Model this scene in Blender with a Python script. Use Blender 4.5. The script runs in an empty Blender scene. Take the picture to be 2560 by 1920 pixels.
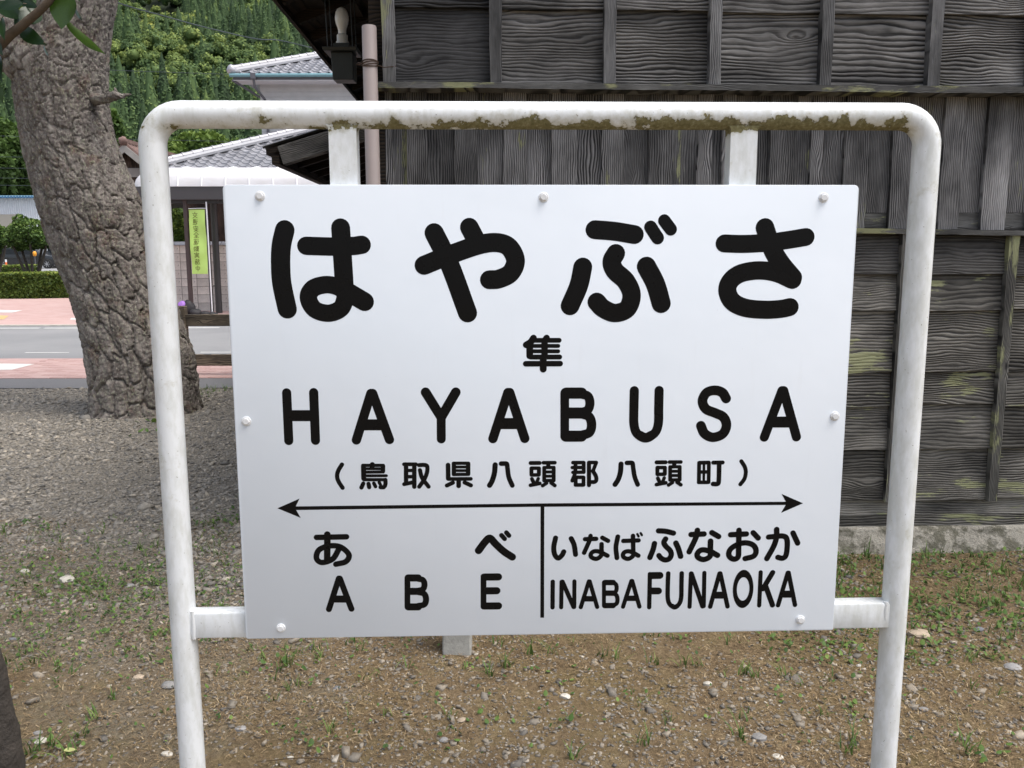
import bpy, bmesh, math, random
import numpy as np
from mathutils import Vector, Matrix

random.seed(7)
RNG = np.random.default_rng(11)
scene = bpy.context.scene
COL = scene.collection
R_ = math.radians

# ------------------------------------------------------------------ camera
EYE = 1.40                     # metres above the ground
PITCH, ROLL, FPX = R_(8.6426), R_(-0.1137), 2100.0
_f = Vector((0, math.cos(PITCH), -math.sin(PITCH)))
_u0 = Vector((0, math.sin(PITCH), math.cos(PITCH)))
_x0 = Vector((1, 0, 0))
_x = _x0*math.cos(ROLL) + _u0*math.sin(ROLL)
_u = -_x0*math.sin(ROLL) + _u0*math.cos(ROLL)
cam_d = bpy.data.cameras.new('camera')
cam_d.sensor_width = 36.0
cam_d.lens = 36.0*FPX/2560.0
cam_d.clip_start = 0.05
cam_d.clip_end = 4000
cam = bpy.data.objects.new('camera', cam_d)
COL.objects.link(cam)
M = Matrix.Identity(4)
for i in range(3):
    M[i][0], M[i][1], M[i][2] = _x[i], _u[i], -_f[i]
M.translation = Vector((0, 0, EYE))
cam.matrix_world = M
scene.camera = cam

# ------------------------------------------------------------------ sky, sun, exposure
SUN_EL, SUN_AZ = R_(67), R_(70)      # azimuth: from behind the camera (-Y) towards the right (+X)
sdir = Vector((math.sin(SUN_AZ)*math.cos(SUN_EL), -math.cos(SUN_AZ)*math.cos(SUN_EL), math.sin(SUN_EL)))
world = bpy.data.worlds.new('World')
scene.world = world
world.use_nodes = True
wn = world.node_tree
for n in list(wn.nodes): wn.nodes.remove(n)
sky = wn.nodes.new('ShaderNodeTexSky'); sky.sky_type = 'NISHITA'; sky.sun_disc = False
sky.sun_elevation = SUN_EL
sky.sun_rotation = math.atan2(sdir.x, sdir.y)
sky.air_density = 1.0; sky.dust_density = 4.0; sky.ozone_density = 1.0
hs = wn.nodes.new('ShaderNodeHueSaturation'); hs.inputs['Saturation'].default_value = 0.6
bg = wn.nodes.new('ShaderNodeBackground'); bg.inputs['Strength'].default_value = 0.15
wo = wn.nodes.new('ShaderNodeOutputWorld')
wn.links.new(sky.outputs[0], hs.inputs['Color']); wn.links.new(hs.outputs[0], bg.inputs[0]); wn.links.new(bg.outputs[0], wo.inputs[0])
sl = bpy.data.lights.new('sun', 'SUN'); sl.energy = 1.55; sl.angle = R_(40); sl.color = (1.0, 0.96, 0.9)
so = bpy.data.objects.new('sun', sl); COL.objects.link(so)
so.rotation_euler = sdir.to_track_quat('Z', 'Y').to_euler()
so.location = (4, -4, 9)
scene.render.engine = 'CYCLES'
vs = scene.view_settings
vs.view_transform = 'Standard'; vs.look = 'None'; vs.gamma = 1.0; vs.use_curve_mapping = False
vs.exposure = 0.84

# ------------------------------------------------------------------ authoring helpers
def ray(px, py):
    return _f + _x*((px-1280)/FPX) - _u*((py-960)/FPX)
def P(px, py, Y):
    d = ray(px, py); k = Y/d.y
    return Vector((d.x*k, Y, EYE + d.z*k))
def G(px, py, z=0.0):
    d = ray(px, py); k = (z-EYE)/d.z
    return Vector((d.x*k, d.y*k, z))
class Plane:
    """a vertical plane through `o`, running along e (yaw); gives (u, z) of a sight line"""
    def __init__(s, o, yaw):
        s.o = Vector(o); s.e = Vector((math.cos(yaw), math.sin(yaw), 0)); s.n = Vector((-math.sin(yaw), math.cos(yaw), 0)); s.yaw = yaw
    def uz(s, px, py, off=0.0):
        d = ray(px, py); C = Vector((0, 0, EYE))
        k = ((s.o + s.n*off - C).dot(s.n))/d.dot(s.n)
        q = C + d*k - s.o
        return q.dot(s.e), q.z + s.o.z

def tag(o, label=None, cat=None, group=None, kind=None):
    if label: o['label'] = label
    if cat: o['category'] = cat
    if group: o['group'] = group
    if kind: o['kind'] = kind
    return o
def empty(name, loc=(0, 0, 0), rz=0.0):
    o = bpy.data.objects.new(name, None); COL.objects.link(o)
    o.location = loc; o.rotation_euler = (0, 0, rz); o.empty_display_size = 0.1
    return o
def link(name, me, parent=None, loc=None, rot=None):
    o = bpy.data.objects.new(name, me); COL.objects.link(o)
    if parent is not None: o.parent = parent
    if loc is not None: o.location = loc
    if rot is not None: o.rotation_euler = rot
    return o
def dup(o, parent=None, loc=None, rot=None, scale=None):
    c = o.copy(); COL.objects.link(c)
    if parent is not None: c.parent = parent
    if loc is not None: c.location = loc
    if rot is not None: c.rotation_euler = rot
    if scale is not None: c.scale = scale
    return c

class MB:
    """collects shapes, builds ONE mesh object"""
    def __init__(s): s.v = []; s.f = []
    def add(s, vs, fs):
        n = len(s.v); s.v += [tuple(q) for q in vs]; s.f += [tuple(i+n for i in f) for f in fs]; return s
    def box(s, x0, x1, y0, y1, z0, z1):
        return s.add([(x0,y0,z0),(x1,y0,z0),(x1,y1,z0),(x0,y1,z0),(x0,y0,z1),(x1,y0,z1),(x1,y1,z1),(x0,y1,z1)],
            [(0,3,2,1),(4,5,6,7),(0,1,5,4),(1,2,6,5),(2,3,7,6),(3,0,4,7)])
    def hexa(s, q):      # 4 lower + 4 upper corners, counter-clockwise from above
        return s.add(q, [(0,3,2,1),(4,5,6,7),(0,1,5,4),(1,2,6,5),(2,3,7,6),(3,0,4,7)])
    def bar(s, a, b, w, t):   # rectangular bar from a to b
        a, b = Vector(a), Vector(b); d = (b-a).normalized()
        up = Vector((0,0,1)) if abs(d.z) < .9 else Vector((0,1,0))
        x = d.cross(up).normalized()*w/2; y = x.cross(d).normalized()*t/2
        return s.hexa([a-x-y, a+x-y, a+x+y, a-x+y, b-x-y, b+x-y, b+x+y, b-x+y])
    def tube(s, pts, rad, n=12, cap=True):
        pts = [Vector(p) for p in pts]; m = len(pts)
        if not hasattr(rad, '__len__'): rad = [rad]*m
        base = len(s.v); fr = None
        for i, p in enumerate(pts):
            d = (pts[min(i+1, m-1)] - pts[max(i-1, 0)]).normalized()
            if fr is None:
                fr = d.orthogonal().normalized()
            fr = (fr - d*fr.dot(d)).normalized(); bi = d.cross(fr)
            for k in range(n):
                a = 2*math.pi*k/n
                s.v.append(tuple(p + (fr*math.cos(a) + bi*math.sin(a))*rad[i]))
        for i in range(m-1):
            for k in range(n):
                a, b = base+i*n+k, base+i*n+(k+1) % n
                s.f.append((a, b, b+n, a+n))
        if cap:
            s.f.append(tuple(base+k for k in reversed(range(n)))); s.f.append(tuple(base+(m-1)*n+k for k in range(n)))
        return s
    def lathe(s, prof, n=20, c=(0,0,0)):    # profile of (r, z)
        base = len(s.v)
        for r, z in prof:
            for k in range(n):
                a = 2*math.pi*k/n; s.v.append((c[0]+r*math.cos(a), c[1]+r*math.sin(a), c[2]+z))
        for i in range(len(prof)-1):
            for k in range(n):
                a, b = base+i*n+k, base+i*n+(k+1) % n
                s.f.append((a, b, b+n, a+n))
        s.f.append(tuple(base+k for k in reversed(range(n)))); s.f.append(tuple(base+(len(prof)-1)*n+k for k in range(n)))
        return s
    def prism(s, poly, y0, y1):      # polygon in x,z extruded along y
        n = len(poly)
        v = [(x, y0, z) for x, z in poly] + [(x, y1, z) for x, z in poly]
        f = [tuple(range(n)), tuple(reversed(range(n, 2*n)))] + [(i, i+n, (i+1) % n+n, (i+1) % n) for i in range(n)]
        return s.add(v, f)
    def mesh(s, name, mat, smooth=None, bevel=0.0):
        me = bpy.data.meshes.new(name); me.from_pydata(s.v, [], s.f)
        if bevel:
            bm = bmesh.new(); bm.from_mesh(me); bmesh.ops.remove_doubles(bm, verts=bm.verts, dist=1e-6)
            bmesh.ops.recalc_face_normals(bm, faces=bm.faces)
            es = [e for e in bm.edges if len(e.link_faces) == 2 and e.calc_face_angle(0) > .6]
            bmesh.ops.bevel(bm, geom=es, offset=bevel, segments=2, profile=.5, affect='EDGES')
            bm.to_mesh(me); bm.free()
        else:
            bm = bmesh.new(); bm.from_mesh(me); bmesh.ops.recalc_face_normals(bm, faces=bm.faces); bm.to_mesh(me); bm.free()
        me.materials.append(mat)
        if smooth is not None:
            for p in me.polygons: p.use_smooth = True
            me.set_sharp_from_angle(angle=R_(smooth))
        return me
    def build(s, name, mat, parent=None, smooth=None, bevel=0.0, loc=None, rot=None):
        return link(name, s.mesh(name, mat, smooth, bevel), parent, loc, rot)

def npobj(name, V, Fc, mat, tint=None, parent=None, smooth=False):
    """big numpy mesh: V (n,3), Fc (m,k)"""
    V = np.ascontiguousarray(V, dtype=np.float32); Fc = np.ascontiguousarray(Fc, dtype=np.int32)
    me = bpy.data.meshes.new(name); k = Fc.shape[1]; m = len(Fc)
    me.vertices.add(len(V)); me.vertices.foreach_set('co', V.ravel())
    me.loops.add(m*k); me.loops.foreach_set('vertex_index', Fc.ravel())
    me.polygons.add(m); me.polygons.foreach_set('loop_start', np.arange(0, m*k, k, dtype=np.int32))
    if smooth: me.polygons.foreach_set('use_smooth', np.ones(m, dtype=bool))
    me.update(calc_edges=True); me.validate()
    if tint is not None:
        at = me.attributes.new('tint', 'FLOAT', 'POINT'); at.data.foreach_set('value', np.ascontiguousarray(tint, dtype=np.float32))
    me.materials.append(mat)
    o = bpy.data.objects.new(name, me); COL.objects.link(o)
    if parent is not None: o.parent = parent
    return o

def _h(ix, iy, iz):
    h = (ix*374761393 + iy*668265263 + iz*2147483647 + 1013904223) & 0xffffffff
    h = ((h ^ (h >> 13))*1274126177) & 0xffffffff
    return ((h ^ (h >> 16)) & 0xffffff)/float(0xffffff)
def vnoise(x, y, z=0.0):
    x, y = np.asarray(x, float), np.asarray(y, float); z = np.zeros_like(x)+z
    ix, iy, iz = np.floor(x).astype(np.int64), np.floor(y).astype(np.int64), np.floor(z).astype(np.int64)
    fx, fy, fz = x-ix, y-iy, z-iz
    sx, sy, sz = fx*fx*(3-2*fx), fy*fy*(3-2*fy), fz*fz*(3-2*fz)
    r = 0
    for a in (0, 1):
        for b in (0, 1):
            for c in (0, 1):
                r = r + (sx if a else 1-sx)*(sy if b else 1-sy)*(sz if c else 1-sz)*_h(ix+a, iy+b, iz+c)
    return r
def fbm(x, y, z=0.0, o=4):
    r = 0; a = .5
    for k in range(o): r = r + a*vnoise(x*2**k+17*k, y*2**k+5*k, z*2**k); a *= .5
    return r

# ------------------------------------------------------------------ material helpers
class NT:
    def __init__(s, name):
        s.mat = bpy.data.materials.new(name); s.mat.use_nodes = True; s.t = s.mat.node_tree
        s.b = s.t.nodes['Principled BSDF']
    def n(s, ty, out=0, attrs=None, **inp):
        nd = s.t.nodes.new(ty)
        for k, v in (attrs or {}).items(): setattr(nd, k, v)
        for k, v in inp.items():
            sock = nd.inputs[int(k[1:])] if k[0] == '_' else nd.inputs[k]
            s.put(sock, v)
        return nd.outputs[out] if out is not None else nd
    def put(s, sock, v):
        if isinstance(v, bpy.types.NodeSocket): s.t.links.new(v, sock)
        elif isinstance(v, (tuple, list)) and sock.type == 'RGBA' and len(v) == 3: sock.default_value = (*v, 1)
        else: sock.default_value = v
    def m(s, op, a, b=0.0, c=0.0, clamp=False):
        return s.n('ShaderNodeMath', attrs={'operation': op, 'use_clamp': clamp}, _0=a, _1=b, _2=c)
    def obj(s): return s.n('ShaderNodeTexCoord', out=3)
    def noise(s, vec, scale, detail=4, rough=.55, dist=0.0):
        return s.n('ShaderNodeTexNoise', Vector=vec, Scale=scale, Detail=detail, Roughness=rough, Distortion=dist)
    def voro(s, vec, scale, feat='F1', out=0, rnd=1.0):
        return s.n('ShaderNodeTexVoronoi', out=out, attrs={'feature': feat}, Vector=vec, Scale=scale, Randomness=rnd)
    def map(s, vec, scale=(1,1,1), loc=(0,0,0), rot=(0,0,0)):
        return s.n('ShaderNodeMapping', Vector=vec, Scale=scale, Location=loc, Rotation=rot)
    def ramp(s, fac, *st, interp='LINEAR'):
        nd = s.t.nodes.new('ShaderNodeValToRGB'); e = nd.color_ramp.elements; nd.color_ramp.interpolation = interp
        while len(e) < len(st): e.new(.5)
        for el, (p, c) in zip(e, st): el.position = p; el.color = (*c, 1) if hasattr(c, '__len__') else (c, c, c, 1)
        s.put(nd.inputs[0], fac); return nd.outputs[0]
    def mr(s, v, a, b, c=0.0, d=1.0, smooth=False):
        return s.n('ShaderNodeMapRange', attrs={'interpolation_type': 'SMOOTHSTEP' if smooth else 'LINEAR', 'clamp': True}, _0=v, _1=a, _2=b, _3=c, _4=d)
    def mix(s, f, a, b, mode='MIX'):
        nd = s.t.nodes.new('ShaderNodeMix'); nd.data_type = 'RGBA'; nd.blend_type = mode
        s.put(nd.inputs[0], f); s.put(nd.inputs[6], a); s.put(nd.inputs[7], b); return nd.outputs[2]
    def sep(s, vec): return s.n('ShaderNodeSeparateXYZ', out=None, Vector=vec).outputs
    def comb(s, x, y, z): return s.n('ShaderNodeCombineXYZ', X=x, Y=y, Z=z)
    def bump(s, h, dist=.01, st=1.0, nrm=None):
        kw = dict(Height=h, Distance=dist, Strength=st)
        if nrm is not None: kw['Normal'] = nrm
        return s.n('ShaderNodeBump', **kw)
    def tint(s): return s.n('ShaderNodeAttribute', out=2, attrs={'attribute_name': 'tint'})
    def rnd(s): return s.n('ShaderNodeObjectInfo', out=5)
    def done(s, color=None, rough=None, normal=None, metal=None, spec=None, **kw):
        if color is not None: s.put(s.b.inputs['Base Color'], color)
        if rough is not None: s.put(s.b.inputs['Roughness'], rough)
        if normal is not None: s.put(s.b.inputs['Normal'], normal)
        if metal is not None: s.put(s.b.inputs['Metallic'], metal)
        if spec is not None: s.put(s.b.inputs['Specular IOR Level'], spec)
        for k, v in kw.items(): s.put(s.b.inputs[k], v)
        return s.mat

def plain(name, col, rough=.6, var=.12, scale=8.0, metal=0.0, bump=0.0, bscale=60.0, spec=.5):
    """a painted or plain surface with a little blotch and grain"""
    t = NT(name); o = t.obj()
    a = t.noise(o, scale, 5); b = t.noise(o, scale*9, 3)
    k = t.m('ADD', t.m('MULTIPLY', a, .65), t.m('MULTIPLY', b, .35))
    c = t.mix(t.mr(k, .3, .7), tuple(x*(1-var) for x in col), tuple(min(1, x*(1+var)) for x in col))
    kw = {}
    if bump: kw['normal'] = t.bump(t.noise(o, bscale, 4), bump)
    return t.done(c, t.mr(k, .3, .7, rough*.85, min(1, rough*1.12)), metal=metal, spec=spec, **kw)

def wood(name, axis='X', dark=(.018,.018,.02), lite=(.17,.17,.178), lines=70, lichen=0.0, relief=.006, tone=.86, brown=0.0, wavy=.085):
    """weathered board: raised grain lines flowing round knots, silver-grey to black, lichen"""
    t = NT(name); o = t.obj(); r = t.rnd()
    x, y, z = t.sep(o)[:3]
    L, C = (x, z) if axis == 'X' else (z, x)
    off = t.m('MULTIPLY', r, 91.7)
    L2 = t.m('ADD', L, off); C2 = t.m('ADD', C, t.m('MULTIPLY', r, 37.3))
    warp = t.noise(t.comb(t.m('MULTIPLY', L2, 1.6), t.m('MULTIPLY', C2, 6.0), y), 1.0, 2)
    warp2 = t.noise(t.comb(t.m('MULTIPLY', L2, 6.0), t.m('MULTIPLY', C2, 16.0), y), 1.0, 2)
    kd = t.voro(t.comb(t.m('MULTIPLY', L2, 2.1), t.m('MULTIPLY', C2, 5.2), 0.0), 1.0)
    knot = t.m('POWER', t.mr(kd, 0.0, .34, 1.0, 0.0), 2.2)
    amp = t.mr(t.n('ShaderNodeTexWhiteNoise', attrs={'noise_dimensions': '1D'}, W=off), 0, 1, .55, 1.5)
    fld = t.m('ADD', C, t.m('MULTIPLY', t.m('SUBTRACT', warp, .5), t.m('MULTIPLY', amp, wavy)))
    fld = t.m('ADD', fld, t.m('MULTIPLY', t.m('SUBTRACT', warp2, .5), .022))
    fld = t.m('ADD', fld, t.m('MULTIPLY', knot, .02+wavy*.45))
    frq = t.mr(t.n('ShaderNodeTexWhiteNoise', attrs={'noise_dimensions': '1D'}, W=t.m('ADD', off, 3.1)), 0, 1, lines*.75, lines*1.35)
    ring = t.m('FRACT', t.m('MULTIPLY', fld, frq))
    ring = t.m('ADD', t.mr(ring, 0, .62, 0, 1, True), t.mr(ring, .8, 1.0, 0, -1, True))
    fine = t.noise(t.comb(t.m('MULTIPLY', L2, 9), t.m('MULTIPLY', C2, 320), t.m('MULTIPLY', y, 50)), 1.0, 3, .6)
    blot = t.noise(t.comb(t.m('MULTIPLY', L2, 3.0), t.m('MULTIPLY', C2, 7.0), y), 1.0, 5, .6)
    core = t.mr(kd, .012, .07, 0, 1, True)
    rw = t.mr(t.n('ShaderNodeTexWhiteNoise', attrs={'noise_dimensions': '1D'}, W=t.m('ADD', off, 13.3)), 0, 1, .34, .8)
    rw = t.m('MULTIPLY', rw, t.mr(t.noise(t.comb(t.m('MULTIPLY', L2, 2.2), t.m('MULTIPLY', C2, 5.0), 9.0), 1.0, 2), .3, .65, .45, 1.15))
    hgt = t.m('MULTIPLY', t.m('ADD', t.m('ADD', t.m('MULTIPLY', t.m('SUBTRACT', ring, .5), rw), .34), t.m('MULTIPLY', fine, .45)), core)
    k = t.m('ADD', t.m('MULTIPLY', hgt, .75), t.m('MULTIPLY', t.m('SUBTRACT', blot, .45), .95))
    br = tuple(a*(1+brown*b) for a, b in zip(lite, (1.1, .25, -.5)))
    c = t.ramp(k, (.14, dark), (.36, tuple(.5*a+.24*b for a, b in zip(dark, br))), (.56, tuple(.62*q for q in br)), (.82, br))
    stain = t.mr(t.noise(t.comb(t.m('MULTIPLY', L2, 1.3), t.m('MULTIPLY', C2, 2.4), 2.0), 1.0, 4, .6), .36, .6, .34, 1.0)
    c = t.mix(1.0, c, t.comb(stain, stain, stain), 'MULTIPLY')
    tv = t.mr(t.n('ShaderNodeTexWhiteNoise', attrs={'noise_dimensions': '1D'}, W=t.m('ADD', off, 7.7)), 0, 1, .72*tone, 1.22*tone)
    c = t.mix(1.0, c, t.comb(tv, tv, tv), 'MULTIPLY')
    if lichen:
        a = t.noise(t.comb(t.m('MULTIPLY', L2, 4.5), t.m('MULTIPLY', C2, 17), y), 1.0, 7, .66)
        b = t.noise(t.comb(t.m('MULTIPLY', L2, 1.4), t.m('MULTIPLY', C2, 4.0), 4.0), 1.0, 2)
        mk = t.mr(t.m('ADD', t.m('ADD', a, t.m('MULTIPLY', b, .9)), t.m('MULTIPLY', ring, .05)), 1.21-.2*lichen, 1.27-.2*lichen, 0, .85)
        c = t.mix(mk, c, (.30, .31, .17))
    return t.done(c, .82, t.bump(hgt, relief), spec=.3)
TEXT = [
[(36.4,1,[-487.6,365.1,-495.3,336.0,-498.2,301.0,-497.3,264.3,-489.3,216.8]),(34.3,1,[-448.7,335.6,-397.9,334.1,-362.5,335.1,-344.5,337.4]),(35.5,1,[-383.2,368.8,-382.2,335.8,-380.5,284.4,-379.5,250.3]),(33.1,1,[-379.8,254.4,-378.9,237.9,-388.1,217.4,-411.7,208.6,-437.5,216.2,-448.5,238.2,-438.8,255.9,-415.3,262.7,-394.9,259.6,-378.8,250.3]),(35.9,0,[-380.1,253.0,-342.4,230.3])],
[(35.9,1,[-228.0,298.7,-175.9,319.3,-120.9,337.5,-87.9,340.8,-66.0,332.0,-54.2,307.5,-63.4,284.3,-85.5,272.7,-104.1,271.1]),(36.5,1,[-207.8,359.2,-178.9,298.9,-146.3,208.1]),(35.2,0,[-141.4,369.7,-127.7,343.6])],
[(35.5,1,[96.5,364.9,133.5,361.9,172.3,355.6]),(24.6,0,[202.7,369.7,216.7,349.3]),(23.8,0,[228.6,381.8,241.5,365.4]),(36.3,1,[74.3,294.6,67.0,259.9,50.6,221.0]),(37.0,1,[196.4,295.7,214.6,262.2,226.7,224.8]),(35.7,1,[137.2,320.3,129.7,305.0,136.4,287.2,157.3,267.9,169.0,241.6,161.1,215.3,137.4,206.8,114.9,215.5,101.9,228.3])],
[(34.1,1,[345.3,338.8,382.7,337.8,431.4,340.3,467.5,345.2,501.8,350.6]),(35.9,1,[422.1,368.4,430.4,346.8,442.1,320.9,458.6,297.5,480.6,273.3]),(35.2,1,[480.3,269.5,448.0,283.0,414.1,287.5,380.7,282.5,360.8,269.4,354.1,250.1,364.5,228.5,390.3,215.9,428.6,212.0,459.7,213.5,477.2,216.9])],
[(13.1,1,[-19.7,159.2,-25.4,151.2,-33.7,146.1]),(13.2,0,[-27.0,147.3,-26.9,124.7]),(9.7,0,[-25.4,122.3,31.2,122.1]),(13.0,0,[5.6,159.1,3.1,155.0]),(9.4,0,[-18.7,154.7,30.1,154.6]),(7.8,0,[-22.0,143.9,28.3,143.7]),(7.8,0,[-22.0,133.6,28.2,133.3]),(12.6,0,[1.7,154.4,1.9,122.9]),(11.0,0,[-34.6,109.3,32.3,109.2]),(13.5,0,[-0.7,122.3,-0.6,98.6])],
[(8.6,1,[-395.5,-88.0,-403.0,-100.1,-405.7,-110.5,-403.7,-121.0,-395.8,-135.0])],
[(10.5,0,[-336.2,-88.8,-336.7,-91.7]),(9.9,0,[-353.6,-92.0,-353.8,-116.6]),(6.7,0,[-355.0,-90.0,-314.7,-90.4]),(5.6,0,[-350.5,-96.9,-316.9,-97.2]),(6.2,0,[-353.4,-103.9,-315.1,-103.7]),(8.9,0,[-315.4,-91.6,-315.7,-102.1]),(5.9,0,[-353.6,-111.1,-309.2,-111.3]),(6.7,0,[-353.8,-118.9,-311.4,-119.4]),(8.4,1,[-311.3,-119.8,-311.5,-128.8,-314.9,-134.4,-321.2,-134.6]),(8.4,0,[-355.0,-126.7,-358.8,-134.9]),(8.4,0,[-344.6,-127.4,-343.5,-134.5]),(7.3,0,[-334.1,-126.5,-331.0,-133.1]),(6.5,0,[-323.7,-124.5,-321.0,-129.9])],
[(7.8,0,[-274.0,-88.6,-250.7,-88.8]),(8.9,0,[-270.1,-88.9,-270.9,-126.5]),(7.0,0,[-270.5,-101.2,-255.0,-101.2]),(7.3,0,[-270.8,-113.9,-255.2,-113.8]),(8.9,0,[-254.0,-89.3,-254.8,-134.3]),(8.1,0,[-274.7,-128.9,-255.5,-124.9]),(8.4,1,[-244.7,-90.5,-234.6,-90.3,-228.7,-93.4,-229.4,-105.9,-235.1,-119.8,-245.1,-134.3]),(8.4,1,[-243.1,-100.8,-239.1,-116.3,-226.7,-134.4])],
[(8.7,0,[-176.2,-88.6,-176.5,-109.0]),(8.9,0,[-148.1,-88.9,-148.3,-109.0]),(6.8,0,[-177.0,-87.4,-147.3,-87.7]),(5.7,0,[-176.3,-95.0,-148.1,-95.3]),(5.7,0,[-176.4,-102.3,-148.2,-102.5]),(6.8,0,[-177.3,-110.1,-147.5,-110.1]),(9.2,0,[-187.7,-90.8,-187.7,-118.1]),(7.6,0,[-187.4,-119.2,-143.2,-119.3]),(9.2,0,[-167.1,-121.9,-167.3,-133.6]),(8.4,0,[-178.6,-126.8,-190.6,-132.4]),(8.4,0,[-155.5,-126.5,-143.1,-132.6])],
[(10.5,1,[-94.9,-91.4,-96.4,-107.7,-100.9,-123.5,-106.2,-133.0]),(9.5,1,[-83.1,-89.0,-73.4,-89.1,-71.4,-91.5,-70.4,-100.0,-67.9,-117.2,-61.1,-133.7])],
[(8.2,0,[-24.8,-88.3,-7.2,-88.4]),(8.0,0,[-23.3,-99.1,-23.2,-111.7]),(8.0,0,[-8.4,-99.2,-8.4,-111.8]),(7.5,0,[-23.3,-98.8,-8.4,-99.0]),(7.5,0,[-23.2,-112.6,-8.4,-112.5]),(7.7,0,[-22.3,-120.6,-19.3,-127.0]),(7.1,0,[-9.7,-120.2,-12.9,-128.4]),(7.8,0,[-25.0,-133.6,-6.7,-130.0]),(7.5,0,[0.5,-88.0,23.1,-88.0]),(8.5,0,[10.2,-90.2,10.0,-95.4]),(7.7,0,[2.0,-98.3,2.1,-124.3]),(8.0,0,[20.8,-98.5,21.0,-124.2]),(6.7,0,[1.5,-97.7,21.3,-97.7]),(6.2,0,[1.9,-106.7,20.9,-106.8]),(6.2,0,[1.9,-115.4,20.9,-115.4]),(7.0,0,[1.6,-124.3,21.5,-124.2]),(7.2,0,[6.8,-129.6,-1.0,-134.7]),(7.5,0,[15.8,-128.9,23.4,-134.6])],
[(7.5,0,[58.8,-88.2,79.9,-88.4]),(7.8,0,[80.3,-88.7,80.5,-107.8]),(7.2,0,[57.8,-98.3,80.0,-98.2]),(7.2,0,[59.0,-108.1,80.4,-107.8]),(8.0,1,[64.1,-88.7,63.3,-109.2,58.0,-125.1]),(8.0,0,[64.7,-119.8,64.8,-133.5]),(7.8,0,[80.2,-118.6,80.4,-133.7]),(7.5,0,[64.7,-118.0,80.2,-118.4]),(7.8,0,[64.6,-133.8,80.4,-134.0]),(8.5,0,[90.7,-88.9,91.3,-134.5]),(7.5,0,[90.5,-88.3,105.2,-88.4]),(7.5,0,[105.2,-88.9,98.8,-105.8]),(8.3,1,[98.8,-105.8,104.8,-116.2,105.7,-124.2,102.4,-127.9,96.1,-128.1])],
[(10.4,1,[154.5,-92.0,153.5,-108.9,149.3,-123.6,143.3,-133.7]),(9.3,1,[166.1,-89.9,175.7,-89.9,177.8,-92.8,179.1,-101.4,182.2,-118.3,188.5,-134.4])],
[(8.3,0,[225.3,-89.2,243.1,-89.3]),(8.1,0,[227.1,-100.1,227.4,-112.7]),(8.1,0,[242.1,-100.2,242.4,-112.9]),(7.5,0,[227.1,-99.8,242.1,-100.0]),(7.6,0,[227.4,-113.7,242.4,-113.5]),(7.8,0,[228.5,-121.7,231.7,-128.1]),(7.2,0,[241.3,-121.3,238.3,-129.5]),(7.8,0,[226.1,-134.7,244.6,-131.2]),(7.5,0,[250.9,-88.9,273.7,-89.0]),(8.6,0,[260.7,-91.1,260.6,-96.4]),(7.8,0,[252.6,-99.3,253.3,-125.4]),(8.1,0,[271.6,-99.4,272.3,-125.3]),(6.8,0,[252.1,-98.7,272.1,-98.6]),(6.3,0,[252.7,-107.8,271.8,-107.8]),(6.3,0,[252.9,-116.4,272.1,-116.5]),(7.0,0,[252.8,-125.4,272.9,-125.3]),(7.3,0,[258.1,-130.8,250.4,-135.9]),(7.6,0,[267.2,-130.1,275.0,-135.7])],
[(8.0,0,[310.3,-90.9,311.0,-130.8]),(5.5,0,[319.9,-90.2,320.8,-130.9]),(7.7,0,[329.8,-90.9,330.6,-130.8]),(8.0,0,[310.3,-90.9,329.6,-90.7]),(7.4,0,[310.3,-109.9,330.0,-109.8]),(7.7,0,[310.7,-131.0,330.6,-131.0]),(8.3,0,[338.6,-90.9,357.3,-90.8]),(9.4,1,[350.5,-92.5,350.9,-128.4,348.1,-134.6,339.5,-134.5])],
[(8.3,1,[394.7,-88.6,402.0,-100.0,404.6,-111.3,402.3,-124.7,394.6,-135.9])],
[(17.8,0,[-497.2,55.4,-497.1,-39.3]),(17.8,0,[-445.3,55.5,-445.3,-39.3]),(21.9,0,[-491.7,10.3,-450.4,10.0])],
[(18.3,0,[-335.1,52.9,-365.9,-39.2]),(18.3,0,[-331.8,52.9,-301.4,-38.9]),(22.0,0,[-348.6,-8.9,-318.4,-9.2])],
[(18.8,0,[-229.3,54.7,-199.8,4.9]),(18.9,0,[-170.7,54.3,-199.8,4.9]),(17.6,0,[-199.8,5.3,-200.2,-38.5])],
[(18.5,0,[-69.3,53.0,-99.0,-38.7]),(18.5,0,[-66.0,53.0,-36.4,-38.8]),(22.2,0,[-82.0,-8.5,-53.3,-8.7])],
[(17.2,0,[41.6,50.2,42.2,-33.8]),(22.2,0,[44.1,51.1,74.5,50.9]),(22.3,0,[44.4,11.5,74.9,11.3]),(22.4,0,[44.7,-34.8,75.4,-35.0]),(18.1,1,[74.5,49.0,86.9,44.5,91.2,31.0,87.3,17.6,74.9,12.7]),(18.7,1,[74.9,9.9,89.8,3.8,95.0,-12.0,90.8,-27.7,75.3,-33.2])],
[(18.2,1,[177.9,55.0,177.9,20.9,178.6,-11.5,185.2,-30.6,202.1,-38.9,219.6,-30.4,226.7,-11.8,226.8,20.6,226.7,55.1]),(19.7,1,[191.4,-35.1,196.8,-38.1,202.1,-39.3,207.6,-38.2,213.0,-35.0])],
[(19.3,1,[359.7,38.1,351.3,50.2,336.2,54.6,320.4,49.9,312.9,33.8,320.3,17.6,339.0,9.4,355.3,1.1,362.2,-15.2,355.4,-32.7,336.0,-39.5,319.2,-31.7,311.3,-15.8])],
[(18.4,0,[469.7,53.1,438.7,-40.1]),(18.4,0,[473.0,53.0,503.1,-40.2]),(22.2,0,[456.0,-9.7,486.1,-9.9])],
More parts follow.
